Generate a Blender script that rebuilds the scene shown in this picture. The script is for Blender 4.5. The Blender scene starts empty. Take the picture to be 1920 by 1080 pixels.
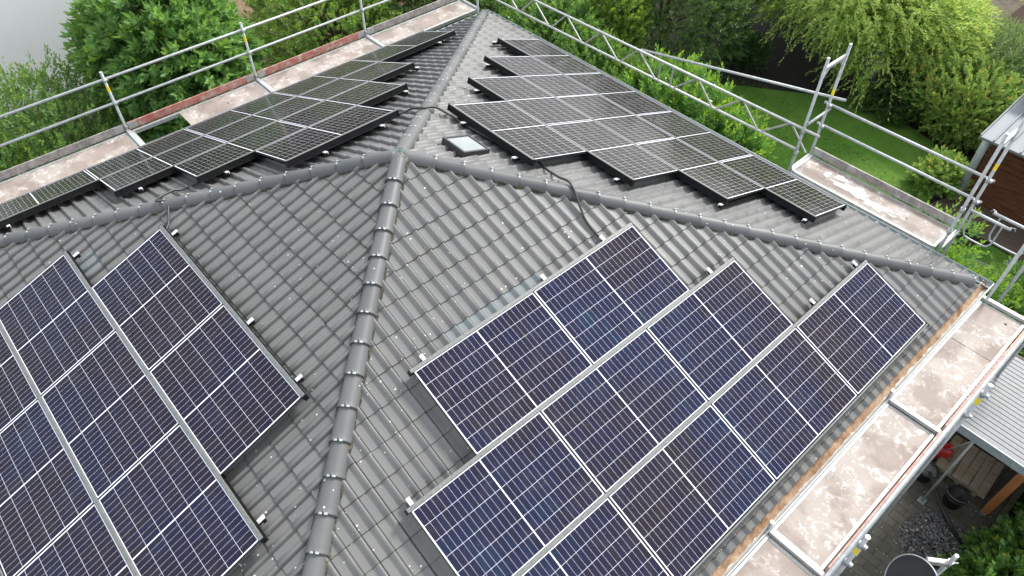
import bpy, math, random
import numpy as np
from mathutils import Vector, Matrix
R = math.radians
rng = np.random.default_rng(7)
random.seed(7)
scene = bpy.context.scene

# ------------------------------------------------------------------ camera, sky, sun
cam_data = bpy.data.cameras.new("camera"); cam = bpy.data.objects.new("camera", cam_data)
scene.collection.objects.link(cam); scene.camera = cam
cam_data.lens = 25.637; cam_data.sensor_width = 36; cam_data.clip_end = 400; cam_data.clip_start = 0.05
CR = [(0.667761278, 0.744375395, 0.00038), (0.545284883, -0.48881232, -0.680974972), (-0.506714192, 0.454937124, -0.73230659)]
CP = Vector((6.6215, -4.0109, 5.4626))
m = Matrix(((CR[0][0], -CR[1][0], -CR[2][0], CP.x), (CR[0][1], -CR[1][1], -CR[2][1], CP.y),
            (CR[0][2], -CR[1][2], -CR[2][2], CP.z), (0, 0, 0, 1)))
cam.matrix_world = m

SUN_EL, SUN_AZ = R(44), R(94)                    # azimuth measured from +X towards +Y
world = bpy.data.worlds.new("World"); scene.world = world; world.use_nodes = True
nt = world.node_tree; nt.nodes.clear()
wo = nt.nodes.new("ShaderNodeOutputWorld"); bg = nt.nodes.new("ShaderNodeBackground")
sky = nt.nodes.new("ShaderNodeTexSky"); sky.sky_type = 'NISHITA'; sky.sun_disc = False
sky.sun_elevation = SUN_EL; sky.sun_rotation = R(90) - SUN_AZ; sky.air_density = 1.5; sky.dust_density = 3.0
mixw = nt.nodes.new("ShaderNodeMixRGB"); mixw.inputs[0].default_value = 0.8
cn = nt.nodes.new("ShaderNodeTexNoise"); cn.inputs['Scale'].default_value = 2.6; cn.inputs['Detail'].default_value = 6
cr = nt.nodes.new("ShaderNodeValToRGB")
cr.color_ramp.elements[0].position = 0.35; cr.color_ramp.elements[0].color = (6.0, 6.4, 6.9, 1)
cr.color_ramp.elements[1].position = 0.68; cr.color_ramp.elements[1].color = (11.5, 11.6, 11.6, 1)
tc = nt.nodes.new("ShaderNodeTexCoord")
nt.links.new(tc.outputs['Generated'], cn.inputs['Vector']); nt.links.new(cn.outputs['Fac'], cr.inputs[0])
dotn = nt.nodes.new("ShaderNodeVectorMath"); dotn.operation = 'DOT_PRODUCT'
nt.links.new(tc.outputs['Generated'], dotn.inputs[0]); dotn.inputs[1].default_value = (math.cos(R(32)) * math.cos(SUN_AZ), math.cos(R(32)) * math.sin(SUN_AZ), math.sin(R(32)))
gr = nt.nodes.new("ShaderNodeValToRGB"); gr.color_ramp.elements[0].position = 0.0; gr.color_ramp.elements[0].color = (.9, .92, .95, 1)
gr.color_ramp.elements[1].position = 1.0; gr.color_ramp.elements[1].color = (1.6, 1.57, 1.53, 1)
nt.links.new(dotn.outputs['Value'], gr.inputs[0])
mulw = nt.nodes.new("ShaderNodeMixRGB"); mulw.blend_type = 'MULTIPLY'; mulw.inputs[0].default_value = 1
nt.links.new(cr.outputs[0], mulw.inputs[1]); nt.links.new(gr.outputs[0], mulw.inputs[2])
nt.links.new(sky.outputs[0], mixw.inputs[1]); nt.links.new(mulw.outputs[0], mixw.inputs[2])
nt.links.new(mixw.outputs[0], bg.inputs[0]); nt.links.new(bg.outputs[0], wo.inputs[0])
bg.inputs[1].default_value = 0.10
sd = bpy.data.lights.new("sun", 'SUN'); sd.energy = 2.7; sd.angle = R(11); sd.color = (1.0, 0.965, 0.92)
so = bpy.data.objects.new("sun", sd); scene.collection.objects.link(so)
sv = Vector((math.cos(SUN_EL) * math.cos(SUN_AZ), math.cos(SUN_EL) * math.sin(SUN_AZ), math.sin(SUN_EL)))
so.rotation_euler = sv.to_track_quat('Z', 'Y').to_euler(); so.location = (0, 0, 20)
scene.view_settings.view_transform = 'Standard'; scene.view_settings.look = 'None'
scene.view_settings.gamma = 1; scene.view_settings.exposure = 0.92
scene.cycles.max_bounces = 6; scene.cycles.use_denoising = True

# ------------------------------------------------------------------ material helpers
def nodes_of(name):
    mt = bpy.data.materials.new(name); mt.use_nodes = True
    n = mt.node_tree; b = n.nodes['Principled BSDF']
    return mt, n, b
class NG:
    """tiny expression helper over a node tree"""
    def __init__(s, n): s.n = n
    def new(s, t, **k):
        x = s.n.nodes.new(t)
        for a, v in k.items(): setattr(x, a, v)
        return x
    def put(s, sock, v):
        if isinstance(v, bpy.types.NodeSocket): s.n.links.new(v, sock)
        elif v is not None:
            if hasattr(sock.default_value, '__len__') and not hasattr(v, '__len__'): v = (v, v, v, 1)[:len(sock.default_value)]
            if hasattr(v, '__len__') and len(v) == 3 and len(sock.default_value) == 4: v = (*v, 1)
            sock.default_value = v
    def m(s, op, a, b=None, c=None):
        x = s.new('ShaderNodeMath', operation=op)
        s.put(x.inputs[0], a)
        if b is not None: s.put(x.inputs[1], b)
        if c is not None: s.put(x.inputs[2], c)
        return x.outputs[0]
    def mix(s, f, a, b, blend='MIX'):
        x = s.new('ShaderNodeMixRGB', blend_type=blend); s.put(x.inputs[0], f); s.put(x.inputs[1], a); s.put(x.inputs[2], b)
        return x.outputs[0]
    def ramp(s, f, stops):
        x = s.new('ShaderNodeValToRGB'); e = x.color_ramp.elements
        while len(e) < len(stops): e.new(0.5)
        for i, (p, c) in enumerate(stops):
            e[i].position = p; e[i].color = (*c, 1) if hasattr(c, '__len__') else (c, c, c, 1)
        s.put(x.inputs[0], f); return x.outputs[0]
    def noise(s, vec, scale, detail=4, rough=0.55, dist=0):
        x = s.new('ShaderNodeTexNoise'); x.inputs['Scale'].default_value = scale; x.inputs['Detail'].default_value = detail
        x.inputs['Roughness'].default_value = rough; x.inputs['Distortion'].default_value = dist
        if vec is not None: s.put(x.inputs['Vector'], vec)
        return x.outputs['Fac']
    def voro(s, vec, scale, feature='F1', rnd=1.0, out='Distance'):
        x = s.new('ShaderNodeTexVoronoi', feature=feature); x.inputs['Scale'].default_value = scale
        x.inputs['Randomness'].default_value = rnd
        if vec is not None: s.put(x.inputs['Vector'], vec)
        return x.outputs[out]
    def obj(s): return s.new('ShaderNodeTexCoord').outputs['Object']
    def pos(s): return s.new('ShaderNodeNewGeometry').outputs['Position']
    def bump(s, b, h, strength=0.4, dist=0.01):
        x = s.new('ShaderNodeBump'); x.inputs['Strength'].default_value = strength; x.inputs['Distance'].default_value = dist
        s.put(x.inputs['Height'], h); s.n.links.new(x.outputs[0], b.inputs['Normal'])
def pbr(b, rough=0.5, metal=0.0, spec=0.5):
    b.inputs['Roughness'].default_value = rough; b.inputs['Metallic'].default_value = metal
    b.inputs['Specular IOR Level'].default_value = spec
def simple(name, ca, cb, scale=8, rough=0.5, metal=0.0, spec=0.5, bump=0.0, rv=0.1):
    mt, n, b = nodes_of(name); g = NG(n); pbr(b, rough, metal, spec)
    f = g.noise(g.pos(), scale, 5, 0.6)
    g.put(b.inputs['Base Color'], g.ramp(f, [(0.3, ca), (0.7, cb)]))
    g.put(b.inputs['Roughness'], g.m('ADD', g.m('MULTIPLY', g.noise(g.pos(), scale * 3), rv * 2), rough - rv))
    if bump: g.bump(b, g.noise(g.pos(), scale * 6), bump, 0.01)
    return mt
M = {}
# galvanised steel tubes, aluminium
def metal_mat(name, c1, c2, rough, metal=0.75):
    mt, n, b = nodes_of(name); g = NG(n); pbr(b, rough, metal)
    f = g.noise(g.pos(), 14, 6, 0.7); v = g.voro(g.pos(), 45)
    c = g.ramp(f, [(0.3, c1), (0.65, c2)])
    c = g.mix(g.m('MULTIPLY', v, 0.12), c, (0.7, 0.7, 0.69))
    g.put(b.inputs['Base Color'], c); g.put(b.inputs['Roughness'], g.m('ADD', rough - 0.1, g.m('MULTIPLY', f, 0.25)))
    return mt
M['galv'] = metal_mat('galvanised_steel', (0.24, 0.27, 0.28), (0.42, 0.44, 0.445), 0.5, 0.4)
M['alu'] = metal_mat('aluminium', (0.33, 0.34, 0.34), (0.48, 0.49, 0.48), 0.45, 0.4)
M['rail'] = metal_mat('grey_anodised_rail', (0.075, 0.082, 0.08), (0.11, 0.117, 0.113), 0.5, 0.15)
M['black_rail'] = simple('black_rail', (0.006, 0.006, 0.007), (0.014, 0.014, 0.015), 20, 0.4, 0.0, 0.15)
M['bright'] = simple('bright_clamp', (0.6, 0.6, 0.6), (0.75, 0.75, 0.75), 30, 0.35, 0.2)
M['frame'] = simple('black_panel_frame', (0.035, 0.035, 0.037), (0.07, 0.07, 0.075), 30, 0.35, 0.4)
M['cable'] = simple('black_conduit', (0.012, 0.014, 0.014), (0.03, 0.032, 0.032), 40, 0.45)
M['yellow'] = simple('yellow_sticker', (0.75, 0.6, 0.02), (0.85, 0.7, 0.05), 30, 0.5)
M['redplastic'] = simple('red_plastic', (0.5, 0.02, 0.02), (0.6, 0.04, 0.03), 20, 0.4)
M['blackplastic'] = simple('black_plastic', (0.012, 0.012, 0.012), (0.03, 0.03, 0.03), 20, 0.5)
M['white_render'] = simple('white_render', (0.87, 0.88, 0.87), (0.92, 0.92, 0.91), 1.2, 0.9, bump=0.15)
M['zinc'] = metal_mat('zinc_gutter', (0.2, 0.25, 0.27), (0.33, 0.38, 0.39), 0.5, 0.3)
M['oldzinc'] = metal_mat('weathered_gutter', (0.34, 0.36, 0.36), (0.5, 0.52, 0.51), 0.5, 0.3)
M['litter'] = simple('rust_and_leaf_litter', (0.17, 0.075, 0.03), (0.42, 0.3, 0.2), 6, 0.9, bump=0.6)
M['bark'] = simple('bark', (0.05, 0.035, 0.022), (0.13, 0.1, 0.07), 12, 0.95, bump=0.8)
M['soil'] = simple('soil', (0.004, 0.0035, 0.0025), (0.012, 0.009, 0.006), 3, 1.0, bump=1.0)  # near black: tree canopy shade is painted into the soil colour

# roof tile: colour varies tile by tile, moss along the laps, lichen spots
def tile_mat(name, ca, cb, rough=0.42, moss=1.0):
    mt, n, b = nodes_of(name); g = NG(n); pbr(b, rough, 0, 0.25)
    uv = g.new('ShaderNodeUVMap'); sp = g.new('ShaderNodeSeparateXYZ'); g.put(sp.inputs[0], uv.outputs[0])
    u, v = sp.outputs[0], sp.outputs[1]
    cb_ = g.new('ShaderNodeCombineXYZ'); g.put(cb_.inputs[0], g.m('FLOOR', u)); g.put(cb_.inputs[1], g.m('FLOOR', v))
    wn = g.new('ShaderNodeTexWhiteNoise', noise_dimensions='2D'); g.put(wn.inputs[0], cb_.outputs[0])
    pos = g.pos()
    big = g.noise(pos, 1.3, 4, 0.6); fine = g.noise(pos, 60, 3)
    f = g.m('ADD', g.m('ADD', .16, g.m('MULTIPLY', wn.outputs[0], 0.16)), g.m('ADD', g.m('MULTIPLY', big, 0.4), g.m('MULTIPLY', fine, 0.15)))
    c = g.ramp(f, [(0.2, ca), (0.8, cb)])
    # warm film of dust in the pans
    c = g.mix(g.m('MULTIPLY', g.ramp(g.noise(pos, 4.5, 5, 0.65), [(0.5, 0.0), (0.75, 1.0)]), 0.22 * moss), c, (0.2, 0.175, 0.14))
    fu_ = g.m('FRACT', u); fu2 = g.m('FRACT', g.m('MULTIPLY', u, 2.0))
    c = g.mix(g.m('MULTIPLY', g.m('LESS_THAN', fu2, 0.04), 0.6), c, (0.03, 0.03, 0.026))       # dark lines along the side laps
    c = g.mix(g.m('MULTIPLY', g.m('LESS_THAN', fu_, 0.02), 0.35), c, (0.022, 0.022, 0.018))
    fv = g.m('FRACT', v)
    c = g.mix(g.m('MULTIPLY', g.m('LESS_THAN', fv, 0.045), 0.82), c, (0.025, 0.025, 0.021))  # dirt below each course edge, deepened to paint in the shadow line
    near = g.m('MULTIPLY', g.m('GREATER_THAN', fv, 0.0), g.ramp(fv, [(0.0, 1.0), (0.085, 0.0)]))
    mo = g.m('MULTIPLY', near, g.ramp(g.noise(pos, 5, 5, 0.7), [(0.45, 0.0), (0.58, 1.0)]))
    c = g.mix(g.m('MULTIPLY', mo, 0.75 * moss), c, (0.16, 0.13, 0.055))
    # lichen: small pale discs, denser in patches
    vd = g.voro(pos, 15); patch = g.ramp(g.noise(pos, 1.6, 3, 0.6), [(0.45, 0.0), (0.7, 1.0)])
    size = g.m('ADD', 0.09, g.m('MULTIPLY', patch, 0.17))
    vc = g.new('ShaderNodeTexVoronoi'); vc.inputs['Scale'].default_value = 15; g.put(vc.inputs['Vector'], pos)
    sc_ = g.new('ShaderNodeSeparateColor'); g.put(sc_.inputs[0], vc.outputs['Color'])
    lic = g.m('MULTIPLY', g.m('LESS_THAN', vd, g.m('MULTIPLY', size, sc_.outputs[0])), g.m('GREATER_THAN', sc_.outputs[1], 0.45))
    c = g.mix(g.m('MULTIPLY', lic, moss), c, (0.6, 0.6, 0.54))
    lap = g.m('MULTIPLY', near, g.ramp(g.noise(pos, 11, 4, 0.8), [(0.6, 0.0), (0.68, 1.0)]))
    c = g.mix(g.m('MULTIPLY', lap, 0.8 * moss), c, (0.58, 0.56, 0.46))
    g.put(b.inputs['Base Color'], c)
    g.put(b.inputs['Roughness'], g.m('ADD', rough - 0.08, g.m('MULTIPLY', big, 0.25)))
    g.bump(b, fine, 0.12, 0.004)
    return mt
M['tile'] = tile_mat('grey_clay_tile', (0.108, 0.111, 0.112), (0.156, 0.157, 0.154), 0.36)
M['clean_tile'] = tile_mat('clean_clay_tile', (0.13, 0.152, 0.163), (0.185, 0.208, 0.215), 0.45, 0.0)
def cap_mat():
    mt, n, b = nodes_of('hip_tile_clay'); g = NG(n); pbr(b, 0.36, 0, .3)
    pos = g.pos(); big = g.noise(pos, 3.2, 5, 0.6)
    oi = g.new('ShaderNodeObjectInfo').outputs['Random']
    c = g.ramp(g.m('ADD', g.m('MULTIPLY', big, 0.6), g.m('MULTIPLY', oi, 0.4)), [(0.2, (0.075, 0.079, 0.082)), (0.8, (0.115, 0.118, 0.119))])
    vc = g.new('ShaderNodeTexVoronoi'); vc.inputs['Scale'].default_value = 13; g.put(vc.inputs['Vector'], pos)
    s = g.new('ShaderNodeSeparateColor'); g.put(s.inputs[0], vc.outputs['Color'])
    lic = g.m('MULTIPLY', g.m('LESS_THAN', vc.outputs['Distance'], g.m('MULTIPLY', 0.16, s.outputs[0])), g.m('GREATER_THAN', s.outputs[1], 0.72))
    c = g.mix(lic, c, (0.62, 0.62, 0.56))
    g.put(b.inputs['Base Color'], c); g.put(b.inputs['Roughness'], g.m('ADD', 0.38, g.m('MULTIPLY', big, 0.2)))
    return mt
M['cap'] = cap_mat()
def moss_mat():
    mt, n, b = nodes_of('mossy_ridge_roll'); g = NG(n); pbr(b, 0.95)
    pos = g.pos()
    c = g.ramp(g.noise(pos, 26, 5, 0.75), [(0.44, (0.022, 0.022, 0.021)), (0.56, (0.06, 0.055, 0.03)), (0.64, (0.12, 0.105, 0.05)), (0.74, (0.45, 0.43, 0.34))])
    g.put(b.inputs['Base Color'], c); g.bump(b, g.noise(pos, 40, 4), 1.0, 0.02); return mt
M['moss'] = moss_mat()
def mortar_mat():
    mt, n, b = nodes_of('apex_mortar'); g = NG(n); pbr(b, 0.8)
    pos = g.pos(); sp = g.new('ShaderNodeSeparateXYZ'); g.put(sp.inputs[0], pos)
    c = g.ramp(g.noise(pos, 22, 6, 0.8), [(0.4, (0.07, 0.085, 0.09)), (0.52, (0.12, 0.13, 0.12)), (0.6, (0.3, 0.22, 0.1)), (0.66, (0.66, 0.63, 0.55))])
    clean = (0.09, 0.12, 0.13)
    side = g.ramp(g.m('SUBTRACT', sp.outputs[0], sp.outputs[1]), [(0.0, 0.0), (0.06, 1.0)])
    g.put(b.inputs['Base Color'], g.mix(side, clean, c)); g.bump(b, g.noise(pos, 30, 5), 0.8, 0.02); return mt
M['mortar'] = mortar_mat()

# photovoltaic glass: 24 x 6 half cells, white backsheet lines, busbars
PL, PW = 1.771, 1.1233
def cell_mat():
    mt, n, b = nodes_of('photovoltaic_glass'); g = NG(n)
    sp = g.new('ShaderNodeSeparateXYZ'); g.put(sp.inputs[0], g.obj())
    x, y = sp.outputs[0], sp.outputs[1]
    mgx, mgy, mid = 0.02, 0.014, 0.0065
    ax = g.m('ABSOLUTE', x)
    cw = (PL / 2 - mgx - mid) / 12; ch = (PW - 2 * mgy) / 6
    cx = g.m('DIVIDE', g.m('SUBTRACT', ax, mid), cw); cy = g.m('DIVIDE', g.m('ADD', y, PW / 2 - mgy), ch)
    def line(c, size, w):      # 1 where within w/2 of an integer line
        f = g.m('FRACT', g.m('ADD', c, 0.5)); return g.m('LESS_THAN', g.m('ABSOLUTE', g.m('SUBTRACT', f, 0.5)), w / 2 / size)
    lx = line(cx, cw, 0.0016); ly = line(cy, ch, 0.003)
    out = g.m('MAXIMUM', g.m('LESS_THAN', ax, mid), g.m('MAXIMUM', g.m('GREATER_THAN', ax, PL / 2 - mgx), g.m('GREATER_THAN', g.m('ABSOLUTE', y), PW / 2 - mgy)))
    white = g.m('MAXIMUM', out, g.m('MAXIMUM', lx, ly))
    bus = g.m('LESS_THAN', g.m('FRACT', g.m('DIVIDE', y, ch / 12)), 0.13)
    cb_ = g.new('ShaderNodeCombineXYZ'); g.put(cb_.inputs[0], g.m('MULTIPLY', g.m('FLOOR', cx), g.m('SIGN', x))); g.put(cb_.inputs[1], g.m('FLOOR', cy))
    oi = g.new('ShaderNodeObjectInfo').outputs['Random']; g.put(cb_.inputs[2], g.m('MULTIPLY', oi, 37))
    wn = g.new('ShaderNodeTexWhiteNoise', noise_dimensions='3D'); g.put(wn.inputs[0], cb_.outputs[0])
    pos = g.pos()
    hue = g.m('ADD', g.m('MULTIPLY', g.noise(pos, 0.55, 3, 0.55), 0.98), g.m('MULTIPLY', g.m('SUBTRACT', wn.outputs[0], 0.5), 0.14))
    c = g.ramp(hue, [(0.3, (0.018, 0.014, 0.02)), (0.46, (0.014, 0.0125, 0.026)), (0.6, (0.0115, 0.0135, 0.037)), (0.74, (0.01, 0.021, 0.048))])
    lw_ = g.new('ShaderNodeLayerWeight'); lw_.inputs[0].default_value = 0.5    # anti-reflection film: blue face on, brown at a slant
    c = g.mix(g.ramp(lw_.outputs['Facing'], [(0.3, 0.0), (0.62, 1.0)]), c, (0.0105, 0.009, 0.0085))
    c = g.mix(g.m('MULTIPLY', bus, 0.045), c, (0.55, 0.55, 0.6))
    c = g.mix(white, c, (0.74, 0.76, 0.84))
    g.put(b.inputs['Base Color'], c)
    dust = g.noise(pos, 2.2, 5, 0.65)
    film = g.m('MULTIPLY', g.ramp(g.noise(pos, 3.3, 6, 0.75, 0.6), [(0.48, 0.0), (0.78, 1.0)]), 0.035)
    spot = g.m('MULTIPLY', g.m('LESS_THAN', g.voro(pos, 9), 0.035), 0.4)
    g.put(b.inputs['Base Color'], g.mix(g.m('MAXIMUM', film, spot), c, (0.42, 0.41, 0.38)))
    g.put(b.inputs['Roughness'], g.m('ADD', 0.07, g.m('MULTIPLY', dust, 0.09)))
    b.inputs['IOR'].default_value = 1.25; b.inputs['Specular IOR Level'].default_value = 0.2
    return mt
M['cell'] = cell_mat()
def deck_mat(name, base1, base2):
    mt, n, b = nodes_of(name); g = NG(n); pbr(b, 0.7)
    pos = g.pos()
    c = g.ramp(g.noise(pos, 2.2, 5, 0.6), [(0.3, base1), (0.7, base2)])
    w = g.ramp(g.noise(pos, 9, 6, 0.72, 0.4), [(0.54, 0.0), (0.6, 1.0)])
    w2 = g.ramp(g.noise(pos, 2.0, 4, 0.6), [(0.44, 0.0), (0.56, 1.0)])
    sp1 = g.m('LESS_THAN', g.voro(pos, 22), 0.16)
    w = g.m('MAXIMUM', g.m('MULTIPLY', w, w2), g.m('MULTIPLY', sp1, g.ramp(g.noise(pos, 3.5, 3), [(0.5, 0.0), (0.58, 1.0)])))
    c = g.mix(g.m('MULTIPLY', w2, 0.22), c, (0.6, 0.57, 0.53)); c = g.mix(g.m('MULTIPLY', w, 0.62), c, (0.7, 0.68, 0.64))
    d = g.ramp(g.noise(pos, 13, 5, 0.7), [(0.62, 0.0), (0.75, 1.0)]); c = g.mix(g.m('MULTIPLY', d, 0.35), c, (0.22, 0.17, 0.14))
    g.put(b.inputs['Base Color'], c); g.bump(b, w, 0.25, 0.004); return mt
M['deck'] = deck_mat('splattered_plywood', (0.18, 0.143, 0.122), (0.27, 0.225, 0.2))
def toe_mat(name, c1, c2, c3):
    mt, n, b = nodes_of(name); g = NG(n); pbr(b, 0.75); pos = g.pos()
    c = g.ramp(g.noise(pos, 7, 6, 0.75), [(0.38, c1), (0.55, c2), (0.68, c3)])
    g.put(b.inputs['Base Color'], c); return mt
M['toe_red'] = toe_mat('red_toe_board', (0.42, 0.12, 0.1), (0.45, 0.24, 0.2), (0.55, 0.5, 0.46))
M['toe_grey'] = toe_mat('grey_toe_board', (0.22, 0.2, 0.19), (0.36, 0.33, 0.31), (0.5, 0.48, 0.45))
M['toe_orange'] = toe_mat('orange_toe_board', (0.5, 0.17, 0.13), (0.52, 0.28, 0.22), (0.6, 0.5, 0.4))
def grass_mat():
    mt, n, b = nodes_of('grass_green'); g = NG(n); pbr(b, 0.9, spec=0.2); pos = g.pos()
    c = g.ramp(g.noise(pos, 0.7, 6, 0.7), [(0.3, (0.05, 0.12, 0.014)), (0.5, (0.1, 0.22, 0.03)), (0.72, (0.22, 0.3, 0.07))])
    c = g.mix(0.45, c, g.ramp(g.noise(pos, 30, 4, 0.8), [(0.35, (0.025, 0.075, 0.007)), (0.65, (0.13, 0.27, 0.035))]))
    g.put(b.inputs['Base Color'], c); g.bump(b, g.noise(pos, 60, 3, 0.8), 1.0, 0.03); return mt
M['grass'] = grass_mat()
def paver_mat():
    mt, n, b = nodes_of('paving_blocks'); g = NG(n); pbr(b, 0.9)
    mp = g.new('ShaderNodeMapping'); mp.inputs['Rotation'].default_value = (0, 0, R(0)); g.put(mp.inputs[0], g.pos())
    br = g.new('ShaderNodeTexBrick'); br.inputs['Scale'].default_value = 1.0; g.put(br.inputs['Vector'], mp.outputs[0])
    br.inputs['Brick Width'].default_value = 0.32; br.inputs['Row Height'].default_value = 0.16; br.inputs['Mortar Size'].default_value = 0.006
    for k, c in (('Color1', (0.09, 0.084, 0.068)), ('Color2', (0.14, 0.13, 0.108)), ('Mortar', (0.02, 0.018, 0.014))): br.inputs[k].default_value = (*c, 1)
    c = g.mix(0.4, br.outputs['Color'], g.ramp(g.noise(g.pos(), 5, 6, 0.7), [(0.3, (0.04, 0.038, 0.03)), (0.7, (0.13, 0.12, 0.1))]))
    sp_ = g.m('LESS_THAN', g.voro(g.pos(), 11), 0.12); c = g.mix(g.m('MULTIPLY', sp_, 0.8), c, (0.45, 0.43, 0.38))
    g.put(b.inputs['Base Color'], c); g.bump(b, br.outputs['Fac'], -0.6, 0.01); return mt
M['paver'] = paver_mat()
def wood_mat(name, c1, c2, axis_scale=(1, 12, 12), rough=0.6):
    mt, n, b = nodes_of(name); g = NG(n); pbr(b, rough)
    mp = g.new('ShaderNodeMapping'); mp.inputs['Scale'].default_value = axis_scale; g.put(mp.inputs[0], g.pos())
    f = g.noise(mp.outputs[0], 2.2, 6, 0.65, 0.6)
    g.put(b.inputs['Base Color'], g.ramp(f, [(0.3, c1), (0.7, c2)])); g.bump(b, f, 0.2, 0.005); return mt
M['redwood'] = wood_mat('red_brown_cladding', (0.05, 0.017, 0.009), (0.18, 0.06, 0.027), (1, 1, 10))
M['darkwood'] = wood_mat('dark_terrace_boards', (0.05, 0.036, 0.026), (0.13, 0.1, 0.075), (1, 14, 1), 0.8)
M['palewood'] = wood_mat('pale_boards', (0.2, 0.15, 0.1), (0.42, 0.35, 0.26), (3, 12, 3), 0.8)
M['postwood'] = wood_mat('orange_timber', (0.28, 0.1, 0.03), (0.45, 0.18, 0.06), (12, 12, 1), 0.6)
M['slab'] = simple('grey_stone', (0.12, 0.125, 0.13), (0.2, 0.21, 0.22), 4, 0.85, bump=0.3)
M['curb'] = simple('mossy_concrete', (0.06, 0.06, 0.035), (0.14, 0.13, 0.09), 6, 0.95, bump=0.5)
M['shedroof'] = metal_mat('grey_blue_metal_roof', (0.085, 0.105, 0.125), (0.14, 0.165, 0.185), 0.6, 0.0)
M['corrugated'] = metal_mat('silver_corrugated_sheet', (0.1, 0.112, 0.12), (0.145, 0.156, 0.164), 0.55, 0.05)
M['dark'] = simple('dark_interior', (0.012, 0.012, 0.013), (0.03, 0.03, 0.03), 5, 0.9)
M['darkclad'] = simple('dark_grey_cladding', (0.02, 0.022, 0.025), (0.04, 0.042, 0.045), 3, 0.7)
M['dish'] = simple('grey_dish_paint', (0.02, 0.022, 0.025), (0.032, 0.034, 0.038), 3, 0.45)
M['label'] = simple('pale_label', (0.2, 0.21, 0.22), (0.32, 0.33, 0.34), 60, 0.5)
M['yellow_wall'] = simple('yellow_render', (0.62, 0.55, 0.2), (0.7, 0.62, 0.26), 2, 0.9)
M['brown'] = simple('brown_sheet', (0.09, 0.05, 0.045), (0.13, 0.08, 0.07), 3, 0.6)
M['bluegrey'] = simple('blue_grey_door', (0.36, 0.42, 0.46), (0.44, 0.5, 0.54), 3, 0.5)
M['sandpave'] = simple('sandy_paving', (0.24, 0.19, 0.14), (0.4, 0.34, 0.27), 4, 0.95, bump=0.3)
M['fabric'] = simple('grey_canvas', (0.4, 0.42, 0.44), (0.6, 0.62, 0.64), 8, 0.9)
M['drysoil'] = simple('dry_soil', (0.1, 0.065, 0.035), (0.2, 0.14, 0.08), 4, 1.0, bump=0.8)

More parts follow.
